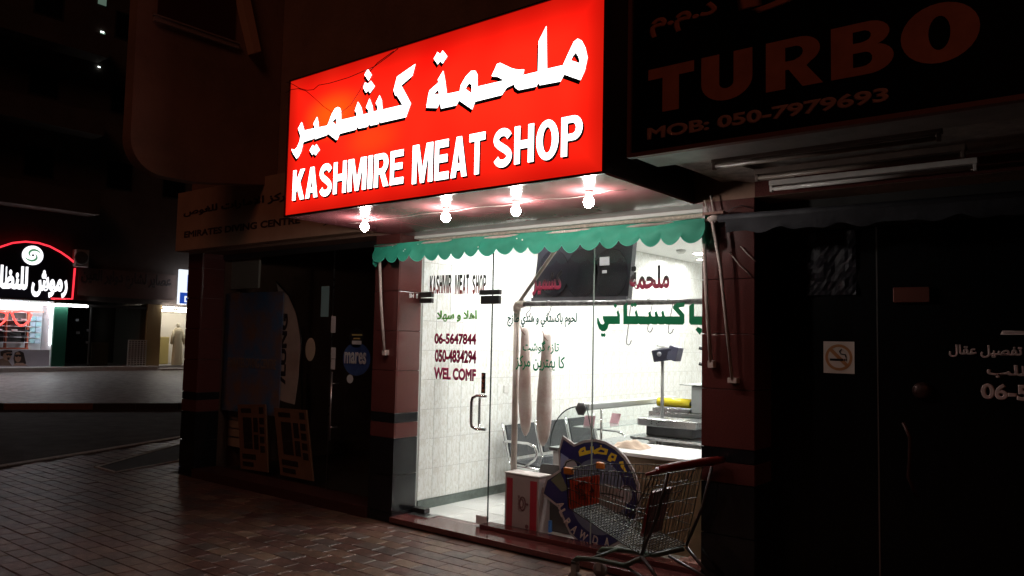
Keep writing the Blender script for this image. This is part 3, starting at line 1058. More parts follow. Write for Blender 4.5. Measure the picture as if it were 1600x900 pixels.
MLH = [[(175, 480), (130, 555), (138, 575), (65, 640), (55, 665), (35, 785), (125, 788), (150, 742), (158, 793), (285, 765), (305, 725), (415, 800), (438, 735), (660, 680), (700, 620), (760, 592), (770, 620), (800, 640), (945, 610), (962, 575), (972, 600), (1145, 568), (1175, 510), (1310, 558), (1345, 480), (1368, 370), (1350, 290), (1320, 232), (1287, 215), (1255, 240), (1215, 325), (1165, 435), (1033, 465), (1028, 110), (965, 235), (958, 487), (832, 518), (845, 470), (790, 472), (740, 460), (645, 415), (620, 425), (605, 460), (575, 525), (625, 530), (680, 560), (457, 612), (457, 510), (440, 480), (405, 482), (360, 530), (320, 600), (312, 650), (205, 672), (190, 560)],
       [(1230, 395), (1250, 352), (1272, 330), (1295, 365), (1306, 420)],
       [(358, 630), (378, 595), (395, 582), (410, 600), (410, 668)],
       [(97, 672), (137, 632), (140, 676)],
       [(128, 325), (97, 380), (130, 428), (150, 398), (170, 420), (208, 360), (170, 313), (150, 345)]]
for nm, P, ox, oy, sc in (('arabic_lettering', KSH, 440, 80, 5.0), ('arabic_lettering', MLH, 660, 20, 5.293)):
    traced(nm, P, ox, oy, sc, SF, LIT, sg, .0035)
    traced('lettering_shadow', P, ox, oy, sc, SF, SHD, sg, .0015, -.012, -.024)
for wd, xl, yl, xr, yr, k in (('KASHMIRE', 457, 315, 632, 231.5, .30), ('MEAT', 644, 288, 759, 205.5, .31), ('SHOP', 771, 264, 911, 176, .31)):
    pl, W = word_polys(wd, k * .93, .19, .125)
    a = px(1, SF, xl, yl)
    c = px(1, SF, xr, yr)
    hz = c.z - a.z
    for mm, o2, dx, dz, nm in ((LIT, .0035, 0, 0, 'latin_lettering'), (SHD, .0015, .012, -.014, 'lettering_shadow')):
        me = fit(outline_mesh(pl), (a.x + dx, SF - o2, a.z + dz), (c.x - a.x, 0, 0), (0, 0, hz), (0, -1, 0))
        put(nm, me, mm, sg)
SOFM = mat('sign_soffit_cladding', (.46, .16, .18), .15, col2=(.36, .11, .125), scale=2.5, spec=.7)
xs = [SX0, .55, 1.62, 2.2, SX1]
for x0, x1 in zip(xs[:-1], xs[1:]):
    box('soffit_panel', SOFM, sg, x0 + .002, x1 - .002, SY + .02, -.003, SZ0 - .002, SZ0 + .011, ch=.001)
q = MB()
A = lambda x, y, d=.02: px(1, SY - d, x, y)
q.tube([A(447, 128), A(458, 132), A(468, 138), A(480, 141), A(490, 140), A(498, 133), A(515, 130), A(545, 121), A(585, 104), A(607, 88), A(622, 76)], .0028, 5)
q.tube([A(447, 145), A(455, 140), A(466, 138.5), A(478, 142), A(490, 152), A(505, 166), A(518, 175), A(532, 177), A(548, 164), A(562, 142), A(575, 115), A(590, 98), A(615, 80)], .0028, 5)
q.build('loose_cable', BLACKP, sg)

# globe lamps under the sign
GLOW = emit('lamp_globe_glow', (1, .92, .85), 230)
for i, (x, y, lab) in enumerate(((569.7, 355, 'lit globe lamp under the red sign, the leftmost, beside the maroon pillar'), (696.7, 340, 'lit globe lamp under the red sign, second from the left, above the glass door'),
                                 (806, 330, 'lit globe lamp under the red sign, third from the left, below the word SHOP'), (920, 316, 'lit globe lamp under the red sign, the rightmost, near the sign corner'))):
    c = px(2, 2.575, x, y)
    lp = thing('globe_lamp', (c.x, c.y, SZ0), lab, 'lamp', 'globe lamps under the red sign')
    MB().lathe([(.0, -.036), (.014, -.033), (.026, -.022), (.034, -.005), (.034, .008), (.029, .023), (.018, .034), (.013, .041)], (c.x, c.y, 2.575), 20).build('bulb', GLOW, lp)
    MB().lathe([(.0, .038), (.02, .038), (.022, .05), (.026, .07), (.026, .0765)], (c.x, c.y, 2.575), 16).build('lamp_holder', mat('white_lamp_holder', (.7, .68, .65), .4), lp)

q = MB()
pts = []
for i in range(25):
    x = .1 + i * .115
    pts.append((x, -.74 + .03 * math.sin(i * 1.3), 2.6465 - .008 * abs(math.sin(i * .55))))
q.tube(pts, .0025, 5)
tag(q.build('lamp_cable', mat('cable_pale', (.5, .42, .4), .6)), 'thin pale cable stapled along the underside of the red sign between the globe lamps', 'cable')

# ---------------------------------------------------------------- green awning
aw = thing('awning', (1.45, -.13, 2.37), 'green fabric awning with a scalloped edge above the shop entrance', 'awning')
FAB = mat('green_awning_fabric', (.022, .31, .205), .65, col2=(.02, .24, .155), scale=4, bump=.3, bscale=9, detail=8)
nsc, per = 20, 10
cols = nsc * per
rag = [random.uniform(.82, 1.15) for _ in range(nsc + 1)]
X0, X1 = -.205, 3.105
vs, fs = [], []
for i in range(cols + 1):
    u = i / cols
    x = X0 + (X1 - X0) * u
    f = (i % per) / per
    sc = math.sin(math.pi * f) ** .75 if i % per else 0
    zt = 2.545 - .02 * u
    zb = 2.425 - .01 * u - .058 * sc * rag[i // per] + .006 * math.sin(u * 17) + .004 * math.sin(u * 53)
    by = .013 * math.sin(u * 21) + .008 * math.sin(u * 47 + 1) + .003 * math.sin(u * 131)
    for k in range(6):
        w_ = k / 5
        vs.append((x, -.125 - by * w_ - .015 * w_ + .01 * math.sin(w_ * 6 + u * 30), zt + (zb - zt) * w_))
for i in range(cols):
    for k in range(5):
        fs.append((i * 6 + k, (i + 1) * 6 + k, (i + 1) * 6 + k + 1, i * 6 + k + 1))
vl = MB().add(vs, fs, True).build('valance', FAB, aw)
MB().tube([vs[i * 6 + 5] for i in range(cols + 1)], .0032, 5).build('hem', mat('awning_hem', (.06, .42, .3), .6), vl)
q = MB()
K = 30
vs, fs = [], []
for i in range(K + 1):
    u = i / K
    x = X0 + (X1 - X0) * u
    for k in range(6):
        w_ = k / 5
        vs.append((min(max(x, X0 + .012), X1 - .03), -.12 + .33 * w_, 2.547 - .02 * u + .055 * w_ - .025 * math.sin(math.pi * w_) + .005 * math.sin(u * 40)))
for i in range(K):
    for k in range(5):
        fs.append((i * 6 + k, (i + 1) * 6 + k, (i + 1) * 6 + k + 1, i * 6 + k + 1))
MB().add(vs, fs, True).build('canopy_cloth', FAB, aw)
# end flaps
for x, sgn in ((X0, -1), (X1, 1)):
    MB().add([(x, -.125, 2.54), (x + .0, -.03, 2.56), (x + sgn * .005, -.04, 2.42), (x + sgn * .012, -.09, 2.34), (x + sgn * .008, -.14, 2.37)], [(0, 1, 2, 3, 4)]).build('end_flap', FAB, aw)
MB().tube([(X0 - .01, -.115, 2.532), (X1 + .012, -.115, 2.512)], .012, 8).build('front_bar', POLE, aw)
for bx, tx, lab in ((-.116, -.155, None), (3.115, 3.085, None)):
    MB().tube([(tx, -.112, 2.50), (tx + (bx - tx) * .5, -.085, 2.0), (bx, -.045, 1.56)], .0135, 8).build('support_arm', POLE, aw)
    MB().box(bx - .02, bx + .02, -.055, -.001, 1.52, 1.57, ch=.004).build('arm_bracket', POLE, aw)
q = MB()
for k in range(11):
    u = random.random()
    x = X0 + .1 + (X1 - X0 - .2) * u
    z = random.uniform(2.43, 2.52)
    by = .012 * math.sin(u * 21) + .008 * math.sin(u * 47 + 1)
    s = random.uniform(.002, .006)
    q.box(x - s, x + s, -.163, -.1605, z - s * random.uniform(.6, 1.6), z + s)
q.build('paint_fleck', mat('white_fleck', (.75, .75, .72), .7), aw)

# ---------------------------------------------------------------- dark sign of the right hand shop
ts = thing('tailor_shop_sign', (5.5, -.6, 2.72), 'unlit black box sign with dull orange TURBO and phone number lettering', 'sign')
ORG = mat('dull_orange_letter', (.42, .13, .07), .6, var=.25, scale=5)
ORG2 = mat('dull_pink_letter', (.4, .2, .16), .6, var=.2, scale=5)
TX0 = 3.135
box('housing', mat('black_sign_housing', (.02, .016, .018), .5), ts, TX0 + .004, 8.9, -1.18, -.92, 2.742, 4.4)
box('face_panel', mat('black_sign_face', (.003, .0028, .004), .35, spec=.15, var=.3, scale=3), ts, TX0 + .02, 8.89, -1.199, -1.181, 2.75, 4.39)
q = MB().box(TX0, 8.9, -1.215, -1.165, 2.718, 2.741).box(TX0, TX0 + .024, -1.215, -1.165, 2.7415, 4.4)
q.build('frame', mat('rusty_frame', (.17, .06, .045), .5, .2), ts)
box('bottom_sheet', mat('galvanised_sheet', (.4, .38, .37), .4, .3, var=.3, scale=5), ts, TX0 + .03, 8.9, -1.164, -.9, 2.722, 2.738)
TF = -1.2
TB = [('T', 1013, 175, 1085, 96), ('U', 1096, 164, 1176, 74), ('R', 1197, 148, 1286, 55), ('B', 1299, 127, 1396, 31), ('O', 1408, 99, 1531, 4)]
for ch, xl, yl, xr, yr in TB:
    a, c = px(1, TF, xl, yl), px(1, TF, xr, yr)
    zb = px(1, TF, 1013, 179).z
    zt = px(1, TF, 1013, 110).z
    me = outline_mesh([[q_ for q_ in p] for p in glyph(ch, .36, .24)])
    put('lettering', fit(me, (a.x, TF - .003, zb + (.0 if ch != 'O' else -.01)), (c.x - a.x, 0, 0), (0, 0, zt - zb + (.0 if ch != 'O' else .02)), (0, -1, 0)), ORG, ts)
sign_text('lettering', 'MOB: 050-7979693', 1, TF, 1011, 220, 1389, 135, ORG2, ts, bold=.05)
a = px(1, TF, 1016, 62)
b2 = px(1, TF, 1262, -20)
for bd, xl, yl, xr, yr, bo in ((arabic('م') + '.' + arabic('م') + '.' + arabic('د'), 1015, 62, 1121, 0, .045), (arabic('را'), 1150, 30, 1262, -50, .06)):
    sign_text('lettering', bd, 1, TF, xl, yl, xr, yr, ORG, ts, bold=bo)

# fluorescent battens, off, under that sign
for nm, z, xl, yl, xr, yr, lab in (('a', 2.70, 1202.7, 291, 1530, 257, 'unlit white fluorescent batten under the black sign, the lowest and brightest of three'),
                                   ('b', 2.72, 1180, 274, 1512, 237, 'unlit fluorescent batten under the black sign, the middle one of three'),
                                   ('c', 2.735, 1113, 256, 1480, 217, 'unlit fluorescent batten under the black sign, the uppermost of three')):
    a, c = px(2, z, xl, yl), px(2, z, xr, yr)
    c = Vector((c.x, a.y, z))
    bt = thing('fluorescent_batten', (a.x, a.y, z), lab, 'light fitting', 'unlit battens under the black sign')
    BAT = mat('batten_white', (.7, .66, .63), .45, var=.15, scale=8) if nm == 'a' else mat('dusty_batten', (.22, .16, .135), .6, var=.3, scale=6)
    MB().box(a.x, c.x, a.y - .02, a.y + .03, z, z + .034, ch=.004).build('batten_body', BAT, bt)
    MB().tube([(a.x + .02, a.y - .005, z - .022), (c.x - .02, a.y - .005, z - .022)], .013, 10).build('tube', mat('dead_tube_glass', (.6, .57, .55), .2) if nm == 'a' else mat('dusty_tube', (.25, .2, .17), .35), bt)
    for x in (a.x + .005, c.x - .025):
        MB().box(x, x + .02, a.y - .018, a.y + .008, z - .04, z - .0005, ch=.003).build('end_cap', BAT, bt)

# rolled up navy awning of the right hand shop
na = thing('rolled_awning', (5, -.12, 2.45), 'rolled navy awning with a wavy hem over the dark shopfront', 'awning')
NAV = mat('navy_awning_cloth', (.022, .022, .03), .7, var=.35, scale=6, bump=.3, bscale=20)
MB().tube([(3.2, -.12, 2.515), (4.0, -.12, 2.508), (9, -.12, 2.46)], .026, 10).build('roll', NAV, na)
vs, fs = [], []
n = 240
for i in range(n + 1):
    x = 3.26 + (8.9 - 3.26) * i / n
    d = .075 + .022 * abs(math.sin(x * 9.5)) + .008 * math.sin(x * 31)
    for k in range(4):
        w_ = k / 3
        vs.append((x, -.142 - .012 * math.sin(w_ * 3 + x * 8) * w_, 2.505 - .009 * (x - 3.2) - d * w_))
for i in range(n):
    for k in range(3):
        fs.append((i * 4 + k, (i + 1) * 4 + k, (i + 1) * 4 + k + 1, i * 4 + k + 1))
MB().add(vs, fs, True).build('valance', NAV, na)
MB().tube([(3.13, -.11, 2.515), (3.16, -.115, 2.525), (3.205, -.12, 2.52)], .022, 8).build('pipe_elbow', POLE, na)
MB().tube([(3.15, -.112, 2.51), (3.2, -.09, 2.2), (3.268, -.05, 1.45)], .0115, 8).build('support_arm', POLE, na)
MB().box(3.235, 3.3, -.055, -.001, 1.425, 1.46, ch=.004).build('arm_bracket', POLE, na)
MB().box(3.075, 3.225, -.1, -.002, 2.552, 2.572, ch=.003).build('wall_plate', mat('rusty_plate', (.25, .12, .09), .6), na)
q = MB()
q.tube([(3.1, -.06, 2.57), (3.07, -.06, 2.66)], .006, 6)
q.tube([(3.14, -.06, 2.57), (3.115, -.06, 2.69)], .006, 6)
q.build('bolt_rod', POLE, na)
# cables on the right pillar
q = MB()
q.tube([px(1, -.02, 1140, 394), px(1, -.02, 1155, 414), px(1, -.02, 1176, 433)], .004, 5)
tag(q.build('loose_cable', POLE), 'thin pale cable sagging across the right granite pillar, the lower of two', 'cable', 'cables on the right pillar')
q = MB()
q.tube([px(1, -.02, 1157, 385), px(1, -.02, 1168, 397), px(1, -.02, 1181, 409)], .004, 5)
tag(q.build('loose_cable', POLE), 'thin pale cable on the right granite pillar, the upper of two', 'cable', 'cables on the right pillar')
q = MB()
q.tube([px(1, -.03, 1130, 335), px(1, -.03, 1145, 325), px(1, -.03, 1159, 321), px(1, -.03, 1177, 326)], .003, 5)
tag(q.build('loose_wire', BLACKP), 'thin black wire looped over the top of the right pillar', 'wire')

# ---------------------------------------------------------------- diving shop sign and window goods
ds = thing('diving_shop_sign', (-1.95, -.08, 2.68), 'long unlit tan sign of the diving centre left of the red sign', 'sign')
box('panel', mat('tan_sign_sheet', (.5, .31, .22), .55, var=.2, scale=2), ds, -3.8, -.335, -.15, -.003, 2.685, 3.40, ch=.004)
DL = mat('sunk_dark_letter', (.05, .022, .018), .6)
sign_text('lettering', 'EMIRATES DIVING CENTRE', 1, -.15, 288, 372, 470, 337, DL, ds, bold=.035)
sign_text('lettering', arabic('مركز الامارات للغوص'), 1, -.15, 287, 340, 460, 297, DL, ds, bold=.035)
sign_text('lettering', arabic('حر'), 1, -.15, 505, 353, 520, 346, DL, ds, bold=.05)
ps = thing('dive_poster', (-2.85, .4, .8), 'tall blue underwater poster of the diving centre behind dark glass', 'poster')
a, c = px(1, .42, 346, 640), px(1, .42, 443, 455)
box('print', mat('underwater_print', (.08, .3, .68), .5, col2=(.36, .24, .18), scale=2.2), ps, a.x, c.x, .42, .43, a.z, c.z)
sign_text('lettering', 'EMIRATES DIVING CENTRE', 1, .42, 356, 573, 432, 562, mat('poster_white', (.4, .33, .27), .6), ps, bold=.01)
a, c = px(1, .5, 352, 452), px(1, .5, 405, 402)
tag(MB().box(a.x, c.x, .5, .53, a.z, c.z).build('white_board', mat('board_grey', (.7, .66, .58), .6)), 'plain pale board above the blue poster in the dark window', 'board')
fb = thing('feather_flag', px(1, .45, 440, 640), 'white feather flag with dark vertical lettering in the dark shop window', 'flag')
out = [(432, 442), (446, 455), (458, 478), (467, 510), (469, 545), (466, 590), (460, 632), (445, 628), (424, 620), (431, 585), (438, 540), (440, 500), (437, 470)]
P = [px(1, .45, *p) for p in out]
MB().prism([(p.x, p.z) for p in P], (0, .45, 0), (1, 0, 0), (0, 0, 1), (0, .006, 0)).build('cloth', mat('flag_cloth', (.78, .72, .68), .8, var=.15, scale=6), fb)
MB().tube([px(1, .455, 432, 440), px(1, .455, 452, 462), px(1, .455, 464, 490), px(1, .455, 471, 530), px(1, .455, 472, 640)], .01, 6).build('flagpole', BLACKM, fb)
q = MB()
A_ = px(1, .449, 446, 601)
tme = text_mesh('/LUNG', .05)
fit(tme, (A_.x + .0, .447, A_.z), (0, 0, px(1, .449, 449, 490).z - A_.z), (-.13, 0, 0), (0, -1, 0))
put('lettering', tme, mat('flag_print', (.05, .04, .05), .6), fb)
for i, (pts, lab) in enumerate((([(371, 632), (414, 632), (418, 738), (376, 732)], 'framed photo price board leaning in the dark window, nearer the corner pillar'),
                                ([(428, 637), (478, 641), (489, 752), (438, 742)], 'framed photo price board leaning in the dark window, below the feather flag'))):
    P = [px(1, .36, *p) for p in pts]
    bdt = thing('price_board', (P[3] + P[2]) / 2, lab, 'board', 'leaning price boards')
    MB().prism([(p.x, p.z) for p in P], (0, .36, 0), (1, 0, 0), (0, 0, 1), (0, .02, 0)).build('backing', mat('board_tan', (.36, .2, .12), .6, var=.2, scale=5), bdt)

    def bil(u, v):
        return P[0].lerp(P[1], u).lerp(P[3].lerp(P[2], u), v)
    for u0, u1, v0, v1 in [(.18, .5, .2, .68), (.56, .72, .2, .42), (.56, .72, .46, .68), (.78, .94, .04, .14), (.78, .94, .2, .3), (.78, .94, .34, .44), (.78, .94, .48, .58), (.78, .94, .62, .72), (.1, .6, .76, .84), (.1, .5, .88, .95), (.12, .5, .06, .13)]:
        c4 = [bil(u0, v0), bil(u1, v0), bil(u1, v1), bil(u0, v1)]
        MB().prism([(p.x, p.z) for p in c4], (0, .3595, 0), (1, 0, 0), (0, 0, 1), (0, -.002, 0)).build('photo_print', mat('photo_dark', (.06, .04, .035), .5, var=.5, scale=20), bdt)
sh = thing('slatted_rack', (-3.3, .5, .3), 'low rack of white slats behind the corner of the dark window', 'rack')
for k in range(4):
    a, c = px(1, .55, 347, 654 + 13.5 * k), px(1, .55, 378, 643.5 + 13.5 * k)
    MB().box(a.x, c.x, .55, .57, a.z, c.z).build('slat', mat('board_grey', (.7, .66, .58), .6), sh)

# ---------------------------------------------------------------- shopping trolley
ct = thing('shopping_trolley', (2.65, -.3, 0), 'wire shopping trolley with red handle and orange corner caps outside the shop window', 'trolley')
WIRE = mat('trolley_zinc', (.055, .055, .045), .4, .5, var=.3, scale=12)
DWIRE = mat('trolley_dark_frame', (.05, .045, .045), .4, .5)
RED = mat('trolley_red_plastic', (.14, .011, .009), .35)
ORP = mat('trolley_orange_plastic', (.5, .17, .025), .4)
yn, yf = -.52, -.06
FT = {'n': Vector((2.275, yn, .805)), 'f': Vector((2.23, yf + .02, .785))}
FB = {'n': Vector((2.262, yn + .06, .53)), 'f': Vector((2.235, yf - .04, .515))}
RT = {'n': Vector((2.965, yn - .02, .855)), 'f': Vector((3.06, yf + .02, .865))}
RB = {'n': Vector((2.855, yn + .02, .325)), 'f': Vector((2.96, yf - .02, .335))}


def grid(q, a, b, c, d, nu, nv, r=.0022, border=.0042):
    """wires on the patch a-b-c-d (a->b along u, a->d along v)"""
    for i in range(nu + 1):
        u = i / nu
        q.tube([a.lerp(b, u), d.lerp(c, u)], border if i in (0, nu) else r, 4, False)
    for j in range(nv + 1):
        v = j / nv
        q.tube([a.lerp(d, v), b.lerp(c, v)], border if j in (0, nv) else r * 1.3, 4, False)


for s in 'nf':
    q = MB()
    grid(q, FT[s], RT[s], RB[s], FB[s], 26, 4)
    q.build('basket_side', WIRE, ct)
q = MB(); grid(q, FT['n'], FT['f'], FB['f'], FB['n'], 14, 4); q.build('basket_front', WIRE, ct)
q = MB(); grid(q, RT['n'], RT['f'], RB['f'], RB['n'], 14, 5); q.build('basket_gate', DWIRE, ct)
q = MB(); grid(q, FB['n'], RB['n'], RB['f'], FB['f'], 24, 16); q.build('basket_floor', WIRE, ct)
# folded child seat
q = MB()
grid(q, RT['n'].lerp(FT['n'], .05) + Vector((0, .03, -.02)), RT['f'].lerp(FT['f'], .05) + Vector((0, -.03, -.02)), RB['f'].lerp(FB['f'], .18) + Vector((0, -.02, .16)), RB['n'].lerp(FB['n'], .18) + Vector((0, .02, .16)), 10, 4)
q.build('child_seat', DWIRE, ct)
a = RB['n'].lerp(RT['n'], .42) + Vector((.0, .05, 0))
MB().box(RB['n'].x - .02, RB['n'].x + .0, yn + .1, yf - .1, .42, .72, rot=Matrix.Rotation(R_(14), 3, 'Y')).build('seat_flap', RED, ct)
hn, hf = Vector((3.02, yn - .04, .895)), Vector((3.2, yf + .02, .918))
mid = (hn + hf) / 2 + Vector((.045, 0, .022))
pts = []
for i in range(9):
    u = i / 8
    pts.append((1 - u) ** 2 * hn + 2 * u * (1 - u) * mid + u * u * hf)
MB().tube(pts, [.023, .025, .026, .026, .026, .026, .026, .025, .023], 12).build('handle', RED, ct)
for h, r_, nm in ((hn, RT['n'], 0), (hf, RT['f'], 0)):
    MB().tube([h + Vector((-.015, 0, -.005)), h.lerp(r_, .5) + Vector((0, 0, -.004)), r_ + Vector((-.06, 0, -.01))], [.024, .017, .01], 8).build('handle_bracket', RED, ct)
for s, sy in (('n', 1), ('f', -1)):
    c = FT[s]
    MB().box(c.x - .014, c.x + .05, min(c.y - .012, c.y - .012 + .0), c.y + .022, c.z - .035, c.z + .012, ch=.007).build('corner_cap', ORP, ct)
# advertising panel inside the basket front
pa = [px(1, -.44, *p) for p in ((889, 749), (936, 742), (936, 786), (889, 796))]
ad = MB().prism([(p.x, p.z) for p in pa], (0, -.44, 0), (1, 0, 0), (0, 0, 1), (0, .008, 0)).build('advert_panel', mat('advert_orange_red', (.4, .05, .018), .45), ct)
q = MB()
random.seed(3)
for k in range(14):
    x = random.uniform(pa[0].x + .05, pa[1].x - .05)
    z = random.uniform(pa[3].z + .08, pa[1].z - .05)
    L = random.uniform(.02, .06)
    th = random.uniform(0, 3.1)
    q.tube([(x, -.443, z), (x + L * .5 * math.cos(th), -.443, z + L * .5 * math.sin(th)), (x + L * math.cos(th + .8), -.443, z + L * math.sin(th + .8))], .0045, 4)
q.build('advert_print', mat('advert_dark_print', (.08, .02, .02), .5), ad)
GRN = mat('trolley_green_plastic', (.016, .026, .012), .45)
q = MB()
q.tube([(2.30, yn + .08, .17), (2.33, yn + .075, .2), (2.5, yn + .06, .225), (2.72, yn + .04, .23), (2.86, yn + .03, .31)], .018, 8)
q.tube([(2.30, yf - .06, .17), (2.33, yf - .06, .2), (2.5, yf - .06, .225), (2.74, yf - .05, .23), (2.95, yf - .04, .31)], .018, 8)
q.tube([(2.45, yn + .06, .222), (2.45, yf - .06, .222)], .012, 8)
q.tube([(2.7, yn + .04, .228), (2.7, yf - .05, .228)], .012, 8)
q.build('base_frame', GRN, ct)
for (x1, y1), (x2, y2) in (((2.855, yn + .02), (3.06, yn - .0)), ((2.96, yf - .02), (3.16, yf - .02))):
    q = MB()
    q.tube([(x1, y1, .32), (x2, y2, .13)], .013, 6)
    q.tube([(x2 + .0, y2, .13), (2.72 + (x2 - 3.06), y1 + .02, .23)], .011, 6)
    q.tube([(x1, y1, .33), (x1 + .12, y1 - .01, .6), (x2 - .02, y1, .87)], .011, 6)
    q.build('rear_frame', DWIRE, ct)
for x, y, zt in ((2.31, yn + .08, .17), (2.31, yf - .06, .17), (3.06, yn, .13), (3.16, yf - .02, .13)):
    c0 = MB().box(x - .02, x + .02, y - .024, y - .019, .05, zt + .005).box(x - .02, x + .02, y + .019, y + .024, .05, zt + .005).box(x - .02, x + .02, y - .024, y + .024, zt - .01, zt + .008).build('castor', mat('castor_fork', (.3, .29, .28), .4, .8), ct)
    MB().lathe([(.0, -.016), (.05, -.016), (.055, -.01), (.055, .01), (.05, .016), (.0, .016)], (x, y, .055), 18, Matrix.Rotation(R_(90), 3, 'X')).build('wheel', mat('castor_rubber', (.1, .085, .08), .7), c0)
# litter by the pillar foot
random.seed(11)
for k, (x, y, lab) in enumerate(((1085, 880, 'crumpled pink paper on the paving by the right pillar foot, the larger piece'), (1062, 886, 'crumpled pink paper on the paving under the trolley, the smaller piece'))):
    c = px(2, .07, x, y)
    vs, fs = [], []
    n = 6
    for i in range(n + 1):
        for j in range(n + 1):
            vs.append((c.x + (i / n - .5) * (.2 - .06 * k), c.y + (j / n - .5) * .15, .066 + random.uniform(0, .04)))
    fs = [(i * (n + 1) + j, (i + 1) * (n + 1) + j, (i + 1) * (n + 1) + j + 1, i * (n + 1) + j + 1) for i in range(n) for j in range(n)]
    tag(MB().add(vs, fs).build('crumpled_paper', mat('pink_paper', (.55, .32, .28), .8)), lab, 'litter', 'crumpled papers')
# ---------------------------------------------------------------- inside the meat shop
DL_ = emit('downlight_glow', (1, .985, .96), 350)
k = 0
for x, y, lab in ((.63, 5.06, 'lit round ceiling downlight deep in the shop, seen under the right end of the awning'), (.3, 5.75, 'small lit ceiling downlight at the back of the shop next to the tiled wall'),
                  (.7, 1.1, 'lit round ceiling downlight just behind the glass door'), (.7, 2.9, 'lit round ceiling downlight above the waiting bench'), (2.2, 1.1, 'lit round ceiling downlight above the white worktop by the window'),
                  (2.2, 2.9, 'lit round ceiling downlight above the weighing scale'), (2.2, 4.9, 'lit round ceiling downlight at the back right of the shop'), (1.45, 2.0, 'lit round ceiling downlight above the curved glass counter')):
    d = thing('downlight', (x, y, 2.955), lab, 'downlight', 'ceiling downlights in the meat shop')
    r = .1 if y < 5.5 else .05
    MB().lathe([(0, -.006), (r, -.006), (r, -.001), (0, -.001)], (x, y, 2.955), 20).build('lens', DL_, d)
    MB().lathe([(r + .002, -.012), (r + .018, -.008), (r + .018, -.0005), (r + .002, -.0005)], (x, y, 2.955), 20, cap=False).build('rim', WHITEP, d)
c = px(2, 2.95, 1064, 391)
tag(MB().lathe([(0, -.05), (.035, -.05), (.06, -.03), (.065, -.001), (0, -.001)], (c.x, c.y, 2.954), 18).build('smoke_detector', mat('detector_grey', (.5, .5, .48), .5)), 'round smoke detector on the shop ceiling', 'smoke detector')

# pipe frame with the hook rail
hf_ = thing('hook_rail_frame', (.776, .8, .06), 'pale pipe stand carrying a dark horizontal hook rail behind the window', 'rail')
PVC = mat('stained_pipe', (.6, .5, .45), .45, var=.3, scale=6)
MB().tube([(.776, .8, .06), (.776, .8, 1.97)], .029, 14).build('post', PVC, hf_)
MB().tube([(.776, .8, 1.955), (.776, .8, 2.0), (.785, .8, 2.02), (.81, .8, 2.025), (.86, .8, 2.025)], [.036, .038, .037, .036, .034], 14).build('elbow', PVC, hf_)
MB().tube([(.83, .8, 2.025), (3.19, .8, 2.02)], .024, 12).build('rail', mat('worn_dark_pipe', (.1, .095, .1), .4, .5, col2=(.3, .28, .28), scale=18), hf_)
MB().tube([(.79, .8, 2.03), (1.25, .8, 2.56), (1.55, .8, 2.95)], .017, 10).build('brace', PVC, hf_)
HK = mat('hook_steel', (.25, .25, .26), .3, .9)


def rail_x(x):
    return px(1, .8, x, 474).x


for xp, drop, lab in ((826, .12, 'steel hook on the rail holding the left cloth wrapped carcass'), (858, .16, 'steel hook on the rail holding the right cloth wrapped carcass'),
                      (983, .36, 'long empty steel hook on the rail, the lowest hanging one'), (1016, .25, 'short empty steel hook on the rail, middle of the three empty ones'), (1048, .26, 'short empty steel hook on the rail, nearest the right pillar')):
    x = rail_x(xp)
    z = 2.023
    pts = [(x - .02, .77, z - .01), (x - .014, .77, z + .02), (x, .8, z + .029), (x + .004, .83, z + .02), (x + .002, .835, z - .01), (x, .82, z - .06), (x - .01, .81, z - drop * .55), (x - .022, .8, z - drop + .03), (x - .016, .8, z - drop + .005), (x, .8, z - drop), (x + .016, .8, z - drop + .012), (x + .026, .8, z - drop + .04)]
    tag(MB().tube(pts, .0045, 6).build('meat_hook', HK), lab, 'hook', 'hooks on the rail')
MEAT = mat('cloth_wrapped_meat', (.62, .45, .41), .5, col2=(.8, .72, .68), scale=7, bump=.5, bscale=26, detail=9)
DKM = mat('dark_meat', (.42, .27, .23), .6)
random.seed(5)
for xt, yt, xb, yb, R0, lab in ((820, 512, 821, 681, .068, 'pale cloth wrapped carcass hanging left beside the pipe post'), (855, 521, 848, 697, .078, 'pale cloth wrapped carcass hanging right, in front of the waiting bench')):
    T, B = px(1, .8, xt, yt), px(1, .8, xb, yb)
    cc = thing('hanging_carcass', (T.x, .8, B.z), lab, 'meat', 'carcasses hanging from the rail')
    vs, fs = [], []
    prof = [(0, .3), (.03, .5), (.1, .58), (.3, .74), (.5, .95), (.66, 1.08), (.8, 1.08), (.9, .9), (.96, .6), (1, .16)]
    n = 16
    for i, (u, rr) in enumerate(prof):
        p = T.lerp(B, u)
        for j in range(n):
            a = 2 * math.pi * j / n
            r = R0 * .92 * rr * (1 + .1 * math.sin(2 * a + u * 4) + .05 * math.sin(3 * a + 7 * u) + random.uniform(-.02, .02))
            vs.append((p.x + r * math.cos(a), .8 + r * .85 * math.sin(a), p.z))
    for i in range(len(prof) - 1):
        for j in range(n):
            fs.append((i * n + j, i * n + (j + 1) % n, (i + 1) * n + (j + 1) % n, (i + 1) * n + j))
    fs += [tuple(range(n)), tuple(range((len(prof) - 1) * n, len(prof) * n))]
    MB().add(vs, fs, True).build('wrapped_body', MEAT, cc)
    MB().tube([T + Vector((-.03, -.03, .02)), T + Vector((0, -.045, -.03)), T + Vector((.03, -.03, -.07))], [.004, .008, .004], 6).build('shank_end', DKM, cc)

